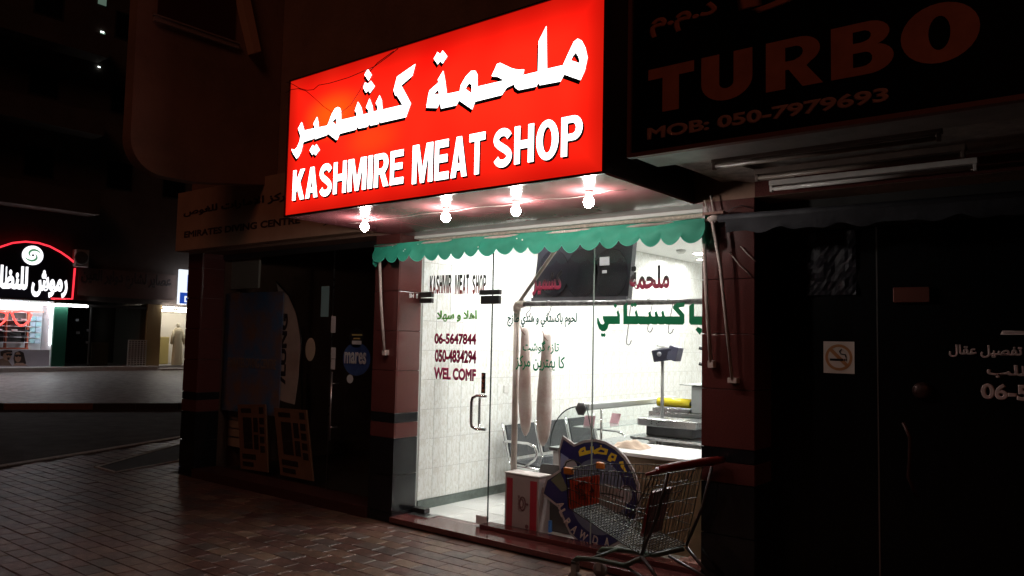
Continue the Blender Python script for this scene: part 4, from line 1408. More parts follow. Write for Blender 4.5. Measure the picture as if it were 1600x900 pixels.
# black fan unit above the rail
fu = thing('fan_unit', (1.15, 1.4, 2.08), 'black fan unit with round grilles and a small white sticker above the hook rail', 'fan unit')
P = [px(1, 1.3, *p) for p in ((842, 385), (990, 372), (981, 468), (832, 470))]
MB().prism([(p.x, p.z) for p in P], (0, 1.3, 0), (1, 0, 0), (0, 0, 1), (0, .07, 0)).build('casing', mat('fan_unit_black', (.009, .008, .012), .3), fu)
for xp in (865, 909, 954):
    c = px(1, 1.298, xp, 430)
    q = MB().prism([(.185 * math.cos(2 * math.pi * i / 32), max(-.25, .235 * math.sin(2 * math.pi * i / 32))) for i in range(32)], (c.x, 1.299, c.z + .02), (1, 0, 0), (0, 0, 1), (0, -.006 - .001 * (xp % 3), 0))
    q.build('fan_grille', mat('fan_grille_black', (.006, .005, .008), .25), fu)
MB().prism([(P[3].x + .0, P[3].z - .004), (P[2].x, P[2].z - .004), (P[2].x, P[2].z + .03), (P[3].x, P[3].z + .03)], (0, 1.29, 0), (1, 0, 0), (0, 0, 1), (0, -.012, 0)).build('bottom_trim', mat('fan_trim', (.06, .055, .065), .3), fu)
a, c = px(1, 1.285, 937, 415), px(1, 1.285, 952, 401)
box('sticker', mat('sticker_grey', (.45, .44, .46), .5), fu, a.x, c.x, 1.284, 1.287, a.z, c.z)
a, c = px(1, 1.285, 941, 427), px(1, 1.285, 948, 422)
box('sticker', mat('sticker_grey', (.45, .44, .46), .5), fu, a.x, c.x, 1.284, 1.287, a.z, c.z)

# waiting bench
wb = thing('waiting_bench', (.35, 2.2, .06), 'three seat waiting bench with black panels and chrome arms along the tiled wall', 'bench')
SEATM = mat('bench_black', (.025, .028, .034), .22, coat=.3)
for i in range(3):
    y0 = 1.44 + i * .58
    m2 = Matrix.Rotation(R_(-14), 3, 'Y')
    MB().box(.15, .17, y0 + .03, y0 + .53, .46, .80, rot=m2, ch=.008).build('backrest', SEATM, wb)
    MB().box(.2, .64, y0 + .03, y0 + .53, .40, .425, rot=Matrix.Rotation(R_(3), 3, 'Y'), ch=.01).build('seat', SEATM if i == 0 else mat('bench_steel', (.4, .41, .43), .25, .9), wb)
for i in range(4):
    y = 1.44 + i * .58
    MB().tube([(.1, y, .82), (.13, y, .7), (.2, y, .45), (.24, y, .39), (.62, y, .385)], .013, 8).build('side_frame', CHROME, wb)
    if i in (0, 3):
        MB().tube([(.13, y, .62), (.18, y - .0, .635), (.45, y, .635), (.54, y, .61), (.57, y, .55), (.54, y, .48), (.42, y, .4)], .016, 8).build('armrest', CHROME, wb)
for y in (1.75, 2.85):
    MB().tube([(.12, y, .075), (.35, y, .12), (.38, y, .34), (.4, y, .12), (.66, y, .075)], .02, 8).build('leg', CHROME, wb)
MB().box(.33, .39, 1.46, 3.16, .335, .375).build('beam_rail', CHROME, wb)

# curved glass display counter
dc = thing('display_counter', (1.45, 1.6, .06), 'curved glass meat display counter with white base running into the shop', 'counter')
box('base', mat('counter_white', (.66, .66, .66), .35), dc, 1.22, 1.68, .8, 2.5, .061, .70, ch=.006)
box('deck', STEEL, dc, 1.19, 1.69, .78, 2.52, .702, .735, ch=.004)
cur = [(1.53 - .33 * math.cos(R_(a)) ** .9, .74 + .375 * math.sin(R_(a))) for a in range(0, 91, 9)]
q = MB()
vs = [(x, y, z) for x, z in cur for y in (.79, 2.5)]
q.add(vs, [(2 * i, 2 * i + 1, 2 * i + 3, 2 * i + 2) for i in range(len(cur) - 1)], True)
q.build('curved_glass', glass('counter_glass', (.93, .96, .95), 1.2, .05), dc)
MB().tube([(x, .785, z) for x, z in cur], .006, 6).build('glass_edge', mat('dark_edge', (.05, .06, .06), .2), dc)
MB().add([(x, .795, z) for x, z in cur] + [(1.62, .795, 1.11), (1.68, .795, .74)], [tuple(range(len(cur) + 2))]).build('end_glass', glass('counter_glass', (.93, .96, .95), 1.2, .05), dc)
MB().tube([(1.58, .79, 1.12), (1.68, .79, .74)], .005, 6).build('glass_edge', mat('dark_edge', (.05, .06, .06), .2), dc)
box('top_rail', mat('rail_alu', (.7, .73, .74), .3, .5), dc, 1.51, 1.60, .8, 2.46, 1.085, 1.145, ch=.012)
MB().lathe([(0, 0), (.055, 0), (.062, .008), (.055, .016), (0, .016)], (1.53, .786, 1.095), 6, Matrix.Rotation(R_(90), 3, 'X')).build('end_cap', mat('cap_grey', (.09, .09, .095), .4), dc)
box('glass_shelf', glass('shelf_glass', (.8, .86, .84), 1.3, .12), dc, 1.42, 1.66, .81, 2.45, .925, .933)
for y in (1.0, 2.38):
    MB().tube([(1.6, y, .735), (1.6, y, 1.085)], .011, 8).build('shelf_post', CHROME, dc)
PINK = mat('pink_card', (.72, .42, .48), .6)
for (x, y, rz, lab) in ((1.5, .95, .2, 'pink price card leaning on the glass shelf at the near end'), (1.52, 1.35, -.1, 'pink price card on the glass shelf, second from the near end')):
    tag(MB().box(x - .05, x + .05, y - .003, y + .003, .934, 1.03, rot=Matrix.Rotation(rz, 3, 'Z') @ Matrix.Rotation(R_(-25), 3, 'X'), at=(x, y, .934)).build('price_card', PINK), lab, 'card', 'price cards on the shelf')

# worktop by the window
wt = thing('worktop', (2.5, .85, .06), 'white topped wooden worktop behind the window beside the right pillar', 'worktop')
box('top', mat('worktop_white', (.78, .77, .77), .35, var=.06, scale=5), wt, 1.84, 3.1, .56, 1.2, .772, .80, ch=.006)
box('cabinet', mat('worktop_wood', (.22, .14, .075), .5, var=.25, scale=4), wt, 1.9, 3.08, .6, 1.18, .061, .771)
random.seed(9)
c = px(2, .8, 978, 700)
vs = []
n = 12
for i in range(n + 1):
    for j in range(n + 1):
        u, v = i / n - .5, j / n - .5
        h = .045 * max(0, 1 - (u * u + v * v) * 4) + .016 * math.sin(9 * u + 4 * v) * math.cos(11 * v) + .014
        if abs(u) == .5 or abs(v) == .5: h = .003
        vs.append((c.x + .02 + u * .3, c.y + .05 + v * .2, .801 + max(.002, h)))
tag(MB().add(vs, [(i * (n + 1) + j, (i + 1) * (n + 1) + j, (i + 1) * (n + 1) + j + 1, i * (n + 1) + j + 1) for i in range(n) for j in range(n)], True).build('cloth', mat('beige_cloth', (.55, .42, .33), .9, bump=.3, bscale=120)), 'crumpled beige cloth lying on the left end of the white worktop', 'cloth')
# vendor side tables
tb = thing('steel_table', (2.4, 1.55, .06), 'steel table behind the white worktop carrying the weighing scale', 'table')
box('top', STEEL, tb, 1.72, 3.1, 1.3, 1.78, .815, .84, ch=.004)
for x, y in ((1.75, 1.33), (3.06, 1.33), (1.75, 1.75), (3.06, 1.75)):
    MB().tube([(x, y, .06), (x, y, .814)], .018, 8).build('leg', STEEL, tb)
cb = box('steel_cabinet', STEEL, None, 1.61, 3.1, 1.84, 2.4, .061, 1.03, ch=.006)
cb['label'] = None
tag(cb, 'low steel cabinet behind the scale carrying the yellow film roll and grey machine', 'cabinet')
ws = thing('weighing_scale', (2.0, 1.55, .84), 'weighing scale with steel tray and dark blue display head on a tall pole', 'scale')
box('tray', STEEL, ws, 1.735, 2.32, 1.40, 1.72, .93, 1.0, ch=.01)
box('scale_base', mat('scale_dark', (.05, .05, .055), .4), ws, 1.80, 2.26, 1.45, 1.68, .842, .929, ch=.01)
MB().tube([(1.885, 1.6, .93), (1.885, 1.6, 1.56)], .016, 10).build('pole', mat('pole_grey', (.5, .5, .5), .3, .8), ws)
hd = MB().box(1.815, 2.03, 1.52, 1.64, 1.53, 1.645, rot=Matrix.Rotation(R_(-8), 3, 'Y') @ Matrix.Rotation(R_(12), 3, 'X'), ch=.012).build('display_head', mat('scale_navy', (.035, .035, .06), .35), ws)
MB().box(1.98, 2.075, 1.515, 1.63, 1.53, 1.66, rot=Matrix.Rotation(R_(14), 3, 'Y'), ch=.006).build('keypad', mat('scale_navy_light', (.07, .07, .11), .35), hd)
MB().box(1.855, 1.995, 1.535, 1.61, 1.647, 1.662, rot=Matrix.Rotation(R_(6), 3, 'Y')).build('paper_sheet', mat('paper_white', (.8, .8, .8), .6), hd)
MB().tube([(1.90, 1.508, 1.585), (1.90, 1.5, 1.585)], .022, 12).build('lock_knob', mat('knob_grey', (.3, .3, .35), .3), hd)
fd_ = thing('film_dispenser', (1.8, 1.95, 1.03), 'yellow cling film roll in a steel dispenser on the steel cabinet', 'film roll')
MB().tube([(1.66, 1.95, 1.115), (2.0, 1.95, 1.115)], .045, 18).build('film_roll', mat('film_yellow', (.85, .68, .03), .25), fd_)
MB().tube([(2.0, 1.95, 1.115), (2.012, 1.95, 1.115)], .02, 12).build('roll_core', mat('core_dark', (.1, .09, .08), .6), fd_)
box('dispenser_base', STEEL, fd_, 1.64, 2.03, 1.86, 2.03, 1.032, 1.066, ch=.004)
sw = thing('meat_saw', (2.25, 2.05, 1.03), 'grey vented meat saw with white upper housing beside the right pillar', 'meat saw')
mc = box('cabinet', mat('machine_grey', (.36, .38, .38), .4), sw, 2.04, 2.55, 1.88, 2.3, 1.032, 1.29, ch=.008)
box('saw_table', STEEL, sw, 1.93, 2.6, 1.86, 2.36, 1.292, 1.30)
for k in range(6):
    box('vent_slot', mat('vent_dark', (.12, .125, .125), .6), mc, 2.15, 2.22, 1.876, 1.8795, 1.10 + k * .025, 1.112 + k * .025)
box('column', mat('column_brown', (.3, .13, .06), .5), sw, 2.2, 2.4, 2.06, 2.18, 1.301, 1.56, ch=.004)
up = box('upper_housing', mat('machine_white', (.7, .7, .7), .3), sw, 2.1, 2.5, 1.98, 2.25, 1.45, 1.68, ch=.012)
for z in (1.49, 1.64):
    MB().tube([(2.12, 1.975, z), (2.08, 1.96, z + .01)], .016, 10).build('knob', BLACKP, up)
so_ = box('wall_socket', WHITEP, lw, -.019, -.008, 5.9, 6.02, 1.62, 1.75, ch=.003)
box('light_switch', WHITEP, lw, -.019, -.009, 1.6, 1.68, 1.12, 1.2, ch=.003)

# carton standing behind the glass
cx = thing('carton', (1.2, .45, .06), 'white cardboard carton with red bands standing on end behind the window', 'carton')
box('box', mat('carton_white', (.38, .3, .3), .7, var=.06, scale=6), cx, 1.04, 1.40, .35, .52, .061, .535, ch=.004)
CRED = mat('carton_red', (.36, .012, .03), .6)
box('red_band', CRED, cx, 1.062, 1.125, .3465, .3495, .075, .50)
box('red_band', CRED, cx, 1.315, 1.385, .3465, .3495, .075, .50)
box('top_flap', mat('carton_flap', (.7, .62, .6), .7), cx, 1.035, 1.405, .345, .525, .5355, .545)
LG = mat('carton_print', (.16, .05, .06), .6)
q = MB()
q.tube([(1.235 + .045 * math.cos(t / 16 * 2 * math.pi) * .7, .348, .3 + .055 * math.sin(t / 16 * 2 * math.pi)) for t in range(16)], .006, 4, closed=True)
q.tube([(1.225 + .02 * math.cos(t / 10 * 2 * math.pi), .348, .3 + .035 * math.sin(t / 10 * 2 * math.pi)) for t in range(10)], .005, 4, closed=True)
q.box(1.262, 1.295, .3465, .3495, .292, .308)
q.build('emblem', LG, cx)
put('lettering', fit(text_mesh('SUNNY', .03), (1.185, .3485, .365), (0, 0, -.13), (.018, 0, 0), (0, -1, 0)), LG, cx)
disc('round_mark', (1.285, .115), .018, .018, LG, cx, .3495)

# shield shaped advertising board and the grey board behind it
gb = px(1, .55, 843, 724)
ge = px(1, .55, 905, 832)
rr = .05
pl = arc(gb.x + rr, gb.z - rr, rr, rr, 180, 90, 6) + [(ge.x, gb.z + .01), (ge.x, .062), (gb.x + .02, .062)]
tag(MB().prism(pl, (0, .55, 0), (1, 0, 0), (0, 0, 1), (0, .03, 0)).build('grey_board', mat('board_dark_grey', (.07, .068, .068), .5)), 'dark grey rounded board standing between the carton and the shield shaped board', 'board')
a, c = px(1, .5, 850, 836), px(1, .5, 860, 816)
tag(MB().box(a.x, c.x, .5, .53, .061, c.z + .01, ch=.004).build('blue_packet', mat('packet_blue', (.05, .2, .6), .4)), 'small blue packet at the foot of the dark grey board', 'packet')
sb = thing('shield_board', (2.0, .42, .06), 'shield shaped blue advertising board with yellow Arabic and pale lettering behind the window', 'board')
OUT = [(879, 681), (897, 694), (912, 688), (930, 686), (946, 690), (962, 699), (977, 714), (990, 735), (998, 758), (1000, 782), (996, 808), (985, 832), (967, 850), (948, 860), (925, 859), (905, 850), (890, 834), (880, 812), (872, 793), (846, 772), (853, 748), (874, 734), (872, 704)]
YS = .42
W_ = [px(1, YS, *p) for p in OUT]
cxm = sum(p.x for p in W_) / len(W_)
czm = sum(p.z for p in W_) / len(W_)
MB().prism([(p.x, p.z) for p in W_], (0, YS, 0), (1, 0, 0), (0, 0, 1), (0, .02, 0)).build('border', mat('shield_border', (.38, .33, .33), .5), sb)


def inset(P, d):
    n = len(P)
    o = []
    for i in range(n):
        a, b, c = Vector(P[i - 1]), Vector(P[i]), Vector(P[(i + 1) % n])
        e1, e2 = (b - a).normalized(), (c - b).normalized()
        n1, n2 = Vector((e1.y, -e1.x)), Vector((e2.y, -e2.x))
        m_ = (n1 + n2).normalized()
        o.append(tuple(b + m_ * (d / max(.4, m_.dot(n1)))))
    return o


IN = inset([(p.x, p.z) for p in W_], .026)


def flat(name, pts, y, material, parent):
    return MB().prism(pts, (0, y, 0), (1, 0, 0), (0, 0, 1), (0, -.0015, 0)).build(name, material, parent)


flat('outline', inset([(p.x, p.z) for p in W_], .02), YS - .0005, BLACKP, sb)
flat('blue_field', IN, YS - .0025, mat('shield_blue', (.012, .012, .095), .4), sb)
def pxs(*pts):
    return [(px(1, YS, *p).x, px(1, YS, *p).z) for p in pts]


flat('pale_facet', pxs((877, 708), (889, 716), (876, 735), (876.5, 722)), YS - .0045, mat('shield_pale_blue', (.25, .3, .5), .4), sb)
flat('green_facet', pxs((861, 750), (876, 738), (888, 765), (878, 768)), YS - .0045, mat('shield_olive', (.13, .13, .08), .5), sb)
cd_ = px(1, YS, 934, 776)
disc('centre_field', (cd_.x, cd_.z), .27, .30, mat('shield_grey_blue', (.13, .145, .22), .5), sb, YS - .0045, 36)
disc('pale_cloud', (px(1, YS, 950, 780).x, px(1, YS, 950, 780).z), .16, .12, mat('shield_skin', (.26, .2, .18), .5), sb, YS - .0065, 26)
disc('pale_cloud', (px(1, YS, 892, 728).x, px(1, YS, 892, 728).z), .065, .055, mat('shield_white', (.34, .32, .34), .5), sb, YS - .0065, 20)
disc('pale_cloud', (px(1, YS, 978, 772).x, px(1, YS, 978, 772).z), .06, .07, mat('shield_white', (.34, .32, .34), .5), sb, YS - .0066, 20)
q = MB()
for pts in ([(880, 735), (885, 722), (895, 718), (906, 724), (912, 733)], [(925, 795), (935, 803), (945, 798), (955, 806), (968, 800), (980, 805), (992, 795)], [(968, 768), (975, 760), (985, 760), (993, 768), (990, 782)], [(935, 770), (955, 772), (975, 778)]):
    q.tube([px(1, YS - .009, *p) for p in pts], .005, 5)
q.build('drawn_line', BLACKP, sb)
YEL = mat('shield_yellow', (.75, .5, .02), .5)
RW_ = [[(308, 245), (330, 212), (378, 190), (388, 238), (436, 232), (434, 192), (470, 190), (476, 232), (500, 215), (545, 197), (628, 222), (612, 282), (510, 268), (480, 275), (470, 258), (318, 298)],
       [(338, 252), (345, 238), (365, 225), (370, 244)], [(515, 245), (545, 222), (592, 236), (585, 258)], [(540, 185), (550, 172), (562, 186), (550, 198)],
       [(620, 340), (632, 298), (662, 256), (725, 285), (700, 352), (668, 340), (655, 358)], [(655, 308), (668, 284), (695, 297), (684, 322)],
       [(745, 358), (790, 348), (800, 400), (830, 468), (800, 455), (770, 420)]]
traced('yellow_lettering', RW_, 860, 670, 6.92, YS, YEL, sb, .005)
PAL = mat('shield_letter', (.5, .4, .36), .5)
for ch, x, y, ang in (('A', 877, 789, -62), ('L', 880.5, 801, -58), ('R', 888, 816, -48), ('A', 898, 827, -38), ('W', 912, 837, -27), ('D', 931, 844, -14), ('A', 949, 847, -2)):
    c = px(1, YS, x, y)
    me = text_mesh(ch, .03)
    a = R_(ang)
    h, wd = .07, (.075 if ch == 'W' else .05)
    u = Vector((math.cos(a), 0, math.sin(a)))
    v = Vector((-math.sin(a), 0, math.cos(a)))
    put('lettering', fit(me, c - u * wd / 2 - v * h / 2 + Vector((0, -.006, 0)), u * wd, v * h, (0, -1, 0)), PAL, sb)
# ---------------------------------------------------------------- shops across the street (facade on the plane x = -28)
XF = -28.0


def fy(x, y=520):
    return px(0, XF, x, y).y


def fz(x, y):
    return px(0, XF, x, y).z


fbld = thing('corner_building', (-30, 10, .17), 'dark multi storey building across the street with small lit shops below', 'building')
FW = mat('far_facade_paint', (.11, .085, .075), .9, var=.3, scale=.6)
box('upper_wall', FW, fbld, -40, XF - .02, -30, 40, 3.0, 19)
box('floor', mat('far_floor', (.3, .29, .28), .5), fbld, -33, XF, 0, 20, .2, .35)
box('front_step', mat('far_step', (.65, .65, .65), .5, var=.2, scale=3), fbld, XF + .001, XF + .35, 3, 12.05, .1, .345, ch=.01)
box('front_step', mat('far_step', (.65, .65, .65), .5, var=.2, scale=3), fbld, XF + .001, XF + .6, 12.06, 20, .1, .25, ch=.01)
for z in (6.4, 9.6, 12.8):
    box('balcony_slab', FW, fbld, XF - .03, XF + 1.0, -8, 9.0, z, z + .9)
for y0 in (-2.5, 2.0, 6.5, 9.6, 12.0):
    for z in (7.7, 10.9, 14.1):
        wn = box('window', mat('far_window_frame', (.05, .045, .04), .5), fbld, XF - .05, XF - .005, y0, y0 + 1.1, z, z + 1.2)
        box('pane', mat('far_pane', (.01, .012, .014), .1), wn, XF - .006, XF + .005, y0 + .06, y0 + 1.04, z + .06, z + 1.14)
LWIN = emit('lit_window', (.6, .95, .75), .12)
LW2 = emit('lit_lamp_spot', (.9, 1, .95), 2.5)
for x, y, w_, h_, mm in ((160, 2, .33, .3, LWIN), (160.5, 54, .2, .22, LWIN), (160, 50, .14, .06, LW2), (155, 104.5, .1, .045, LW2)):
    c = px(0, XF + (.02 if mm is LWIN else .04), x, y)
    box('lit_window', mm, fbld, c.x - .02, c.x + .003, c.y - w_ / 2, c.y + w_ / 2, c.z - h_ / 2, c.z + h_ / 2)

WL = emit('shop_tube_glow', (.93, .97, 1), 26)
# optician: recessed display, lit inside
ow = thing('optician_display', (-28.6, 6.6, .35), 'brightly lit shelves of eyewear in the optician window across the street', 'display')
Y0, Y1 = 3.6, fy(80)
box('back_panel', mat('display_white', (.75, .76, .78), .5), ow, -29.1, -29.05, Y0, Y1 + .1, .36, 2.9)
box('side_panel', mat('display_white', (.75, .76, .78), .5), ow, -29.04, XF - .05, Y1 + .04, Y1 + .1, .36, 2.9)
box('ceiling_panel', mat('display_white', (.75, .76, .78), .5), ow, -29.04, XF - .05, Y0, Y1 + .03, 2.86, 2.9)
DSH = mat('display_dark', (.06, .05, .05), .4)
ORF = mat('display_orange_frame', (.5, .12, .06), .5)
zt, zb = fz(40, 487), fz(40, 545)
for x0, x1 in ((-60, -3), (-1, 19.5), (22.5, 53)):
    box('cabinet_back', DSH, ow, -28.9, -28.86, fy(x0), fy(x1), fz(30, 536), fz(30, 488))
for x in (21, 55):
    box('cabinet_post', ORF, ow, -28.85, -28.7, fy(x - 1.3), fy(x + 1.3), zb, zt)
box('cabinet_rail', ORF, ow, -28.85, -28.68, Y0, fy(57), zb - .03, zb + .03)
box('cabinet_rail', ORF, ow, -28.85, -28.68, Y0, fy(78), fz(40, 486.5), fz(40, 485))
for y in (501, 510, 518, 527, 535.5):
    z = fz(40, y)
    box('glass_shelf', mat('shelf_pale', (.7, .74, .75), .3), ow, -28.85, -28.5, Y0, fy(57), z - .012, z + .012)
random.seed(21)
for y in (501, 510, 518, 527):
    for k in range(9):
        yy = Y0 + .3 + k * .4 + random.uniform(-.08, .08)
        if yy > fy(54): continue
        box('eyewear', mat('eyewear_pale', (.6, .6, .62), .3) if random.random() < .5 else mat('eyewear_dark', (.03, .03, .035), .3), ow, -28.55, -28.47, yy - .09, yy + .09, fz(40, y) + .013, fz(40, y) + .075)
for r in range(5):
    for c_ in range(2):
        y0 = fy(59.5 + c_ * 9)
        box('wall_case', mat('case_blue_grey', (.25, .34, .42), .4) if (r + c_) % 2 else mat('case_teal', (.2, .38, .42), .4), ow, -28.95, -28.8, y0, y0 + .19, fz(60, 537 - r * 9), fz(60, 530 - r * 9))
MB().tube([(-28.35, Y0, 2.80), (-28.35, Y1, 2.80)], .022, 8).build('inner_tube', WL, ow)
MB().tube([(-28.1, Y1 - .01, 2.7), (-28.1, Y1 - .01, 1.2)], .022, 8).build('upright_tube', WL, ow)
# lower poster panel
po = thing('eyewear_poster', (-27.99, 6.3, .36), 'pale poster of two people in sunglasses below the optician shelves', 'poster')
box('sheet', mat('poster_lilac', (.5, .48, .55), .5, var=.1, scale=1.5), po, -27.99, -27.97, Y0, fy(79), .36, fz(40, 546.5))
SK = mat('poster_skin', (.42, .25, .18), .6)
HR = mat('poster_hair', (.035, .02, .015), .6)
GLS = mat('poster_black', (.008, .008, .009), .4)


def fl_(name, pts, d, material):
    P = [px(0, -27.969 + d, *p) for p in pts]
    MB().prism([(p.y, p.z) for p in P], (-27.969 + d, 0, 0), (0, 1, 0), (0, 0, 1), (.002, 0, 0)).build(name, material, po)


def ell(cx, cy, rx, ry, n=18):
    return [(cx + rx * math.cos(2 * math.pi * i / n), cy + ry * math.sin(2 * math.pi * i / n)) for i in range(n)]


fl_('printed_shoulder', [(-4, 571.5), (0, 561), (8, 559), (14, 565), (19, 571.5)], .0, mat('poster_brown', (.2, .13, .1), .6))
fl_('printed_face', ell(11, 555, 7, 8.5), .004, SK)
fl_('printed_hair', [(1, 556), (0, 549), (8, 547), (19, 547.5), (19.5, 551), (12, 550.5), (6, 552), (4, 557)], .008, HR)
fl_('printed_sunglasses', [(9, 552.5), (19.5, 552), (19, 555), (15.5, 556), (13.5, 554.5), (11, 556)], .012, GLS)
fl_('printed_beard', [(11, 559), (15, 558), (15, 562), (12, 562.5)], .008, HR)
fl_('printed_hair', [(23, 571), (21, 560), (23, 551), (31, 548), (37, 551), (39, 560), (41, 568), (34, 571)], .002, HR)
fl_('printed_shoulder', [(20, 571.5), (25, 567), (36, 567), (43, 571.5)], .006, mat('poster_blush', (.45, .28, .22), .6))
fl_('printed_face', ell(28, 558, 5, 8), .008, SK)
fl_('printed_sunglasses', [(23, 554), (34, 554), (33, 557.5), (30, 557.5), (28.5, 556), (27, 558), (24, 557.5)], .014, GLS)
gn = thing('neon_glasses', (-28.2, 6.4, 2.2), 'red neon outline of spectacles hanging in the optician window', 'neon sign')
NE = emit('neon_red', (1, .06, .05), 2.6)
for cx_ in (34, -4):
    L = [(-15, -8), (-13, -11), (0, -12.5), (12, -10), (15, -6), (11, 4), (4, 10), (-3, 11), (-8, 7), (-12, 0)]
    MB().tube([px(0, -28.15, cx_ + p[0], 498 + p[1] * .98) for p in L], .035, 8, closed=True).build('lens_ring', NE, gn)
MB().tube([px(0, -28.15, 10, 490), px(0, -28.15, 15, 486.5), px(0, -28.15, 20, 490)], .035, 8).build('bridge', NE, gn)
tl = thing('shopfront_tube', (-27.8, 6.6, 2.86), 'long white fluorescent tube under the optician sign', 'light fitting')
a, c = px(0, -27.8, 0, 472.5), px(0, -27.8, 137, 477)
MB().tube([(-27.8, 3.4, a.z), (-27.8, c.y, a.z)], .035, 8).build('tube', WL, tl)
box('batten', WHITEP, tl, -27.9, -27.8, 3.4, c.y, a.z + .037, a.z + .09)
# optician sign with an arched top
os_ = thing('optician_sign', (-27.9, 6, 2.95), 'black arched optician sign with white Arabic lettering and red neon edge', 'sign')
AR_ = [(-60, 415), (-30, 396), (0, 386), (20, 379.5), (40, 377.5), (60, 379.5), (78, 385), (95, 394), (108, 403), (118, 411)]
P = [px(0, -27.85, *p) for p in AR_] + [px(0, -27.85, 113, 468), px(0, -27.85, -60, 464)]
MB().prism([(p.y, p.z) for p in P], (-27.85, 0, 0), (0, 1, 0), (0, 0, 1), (-.15, 0, 0)).build('panel', mat('optician_panel', (.012, .01, .018), .35), os_)
NT = emit('neon_edge_red', (1, .03, .05), 1.6)
MB().tube([px(0, -27.82, *p) for p in AR_[:-1]] + [px(0, -27.82, 117, 411)], .035, 8).build('neon_arch', NT, os_)
MB().tube([px(0, -27.82, 117, 419), px(0, -27.82, 113, 467), px(0, -27.82, 80, 466.5)], .035, 8).build('neon_side', NT, os_)
SGN = emit('optician_letter_glow', (.96, .97, 1), 1.5)
a, c = px(0, -27.84, -42, 459), px(0, -27.84, 107, 422)
put('lettering', fit(text_mesh(arabic('رموش للنظارات'), .05), (-27.835, a.y, a.z), (0, c.y - a.y, 0), (0, 0, c.z - a.z), (1, 0, 0), .01), SGN, os_)
c = px(0, -27.84, 51, 399)
MB().lathe([(0, 0), (.37, 0), (.37, .03), (0, .03)], (-27.845, c.y, c.z), 30, Matrix.Rotation(R_(90), 3, 'Y')).build('logo_disc', SGN, os_)
GRE = emit('logo_green', (.12, .42, .2), .55)
for s in (0, 180):
    pts = [(-27.80, c.y + r * math.cos(R_(a + s)) * 1.1, c.z + r * math.sin(R_(a + s)) * .9) for a, r in zip(range(20, 221, 20), [.25, .26, .25, .24, .22, .19, .16, .13, .11, .09, .08])]
    MB().tube(pts, [.01, .02, .032, .04, .042, .04, .036, .03, .022, .015, .008], 6).build('logo_swirl', GRE, os_)
MB().lathe([(0, 0), (.045, 0), (0, .02)], (-27.80, c.y, c.z), 12, Matrix.Rotation(R_(90), 3, 'Y')).build('logo_pupil', GLS, os_)

# columns and the dark shop
box('column', mat('green_column', (.012, .075, .045), .35), fbld, -28.6, XF, fy(83), fy(104), .351, 2.99)
box('column', mat('tan_column', (.32, .22, .1), .5), fbld, -28.6, XF, fy(229), fy(251), .351, 2.99)
box('shop_window', glass('far_dark_glass', (.7, .7, .7), 1.0), fbld, -28.1, -28.09, fy(104.5), fy(228.5), .351, 2.95)
box('back_wall', mat('far_dark_room', (.05, .045, .04), .9), fbld, -32, -31.9, -2, 20, .351, 2.99)
box('wall_pier', FW, fbld, -29, XF - .01, -30, 3.5, 0, 2.99)
box('wall_pier', FW, fbld, -29, XF - .01, 17.5, 40, 0, 2.99)
box('door_frame', mat('far_dark_frame', (.03, .028, .026), .5), fbld, -28.08, -28.02, fy(140), fy(142), .351, 2.8)
box('door_frame', mat('far_dark_frame', (.03, .028, .026), .5), fbld, -28.08, -28.02, fy(104.5), fy(228.5), 2.75, 2.85)
for x, y, w_, lab in ((121, 500, .12, 'small pale item hanging high in the dark shop window'), (138, 516, .12, 'small pale item hanging by the dark shop door, the brightest'), (136, 535, .1, 'small pale item hanging low by the dark shop door'), (122, 520, .14, 'small pale item in the left of the dark shop window')):
    c = px(0, -28.3, x, y)
    tag(MB().box(-28.32, -28.3, c.y - w_ / 2, c.y + w_ / 2, c.z - .05, c.z + .05, ch=.008).build('hanging_goods', mat('goods_pale', (.6, .6, .6), .4)), lab, 'goods', 'pale goods in the dark shop')
a, c = px(0, -28.2, 141, 572), px(0, -28.2, 169, 535)
cbx = box('notice_panel', mat('notice_brown', (.17, .13, .08), .7), None, -28.22, -28.15, a.y, c.y, .36, c.z)
tag(cbx, 'brown panel leaning low in the dark shop window', 'panel')
a, c = px(0, -27.9, 199, 572), px(0, -27.9, 229, 532)
ls = thing('lattice_screen', (-27.9, (a.y + c.y) / 2, .35), 'white lattice screen standing in front of the dark shop', 'screen')
LWM = mat('lattice_white', (.5, .5, .48), .6)
H_ = c.z - .36
for i in range(7):
    y = a.y + (c.y - a.y) * i / 6
    box('lattice_bar', LWM, ls, -27.92, -27.9, y - .022, y + .022, .36, c.z)
for i in range(13):
    z = .36 + H_ * i / 12
    box('lattice_bar', LWM, ls, -27.899, -27.885, a.y - .02, c.y + .02, z - .018, z + .018)
dsn = thing('dim_shop_sign', (-27.9, 10, 3.0), 'dim brown shop sign with dark lettering over the unlit shop across the street', 'sign')
a, c = px(0, -27.9, 121, 466), px(0, -27.9, 276, 424)
box('panel', mat('dim_sign_brown', (.13, .075, .06), .6, var=.2, scale=1.5), dsn, -27.98, -27.9, a.y, c.y, fz(200, 466), fz(200, 424))
DLM = mat('dim_sign_letter', (.035, .02, .018), .6)
for bd, x0, yb, x1, yt in ((arabic('عصائر لشارع دوائر العين'.replace('ئ', 'ي')), 125, 446, 268, 431),):
    sign_text('lettering', bd, 0, -27.9, x0, yb, x1, yt, DLM, dsn, bold=.04, off=.01)
a, c = px(0, -27.6, 118, 416), px(0, -27.6, 140, 391)
ac = thing('air_conditioner', (-27.7, (a.y + c.y) / 2, a.z), 'grey outdoor air conditioner unit beside the arched optician sign', 'air conditioner')
box('case', mat('ac_grey', (.33, .31, .3), .6), ac, -27.97, -27.6, a.y, c.y, a.z, c.z, ch=.02)
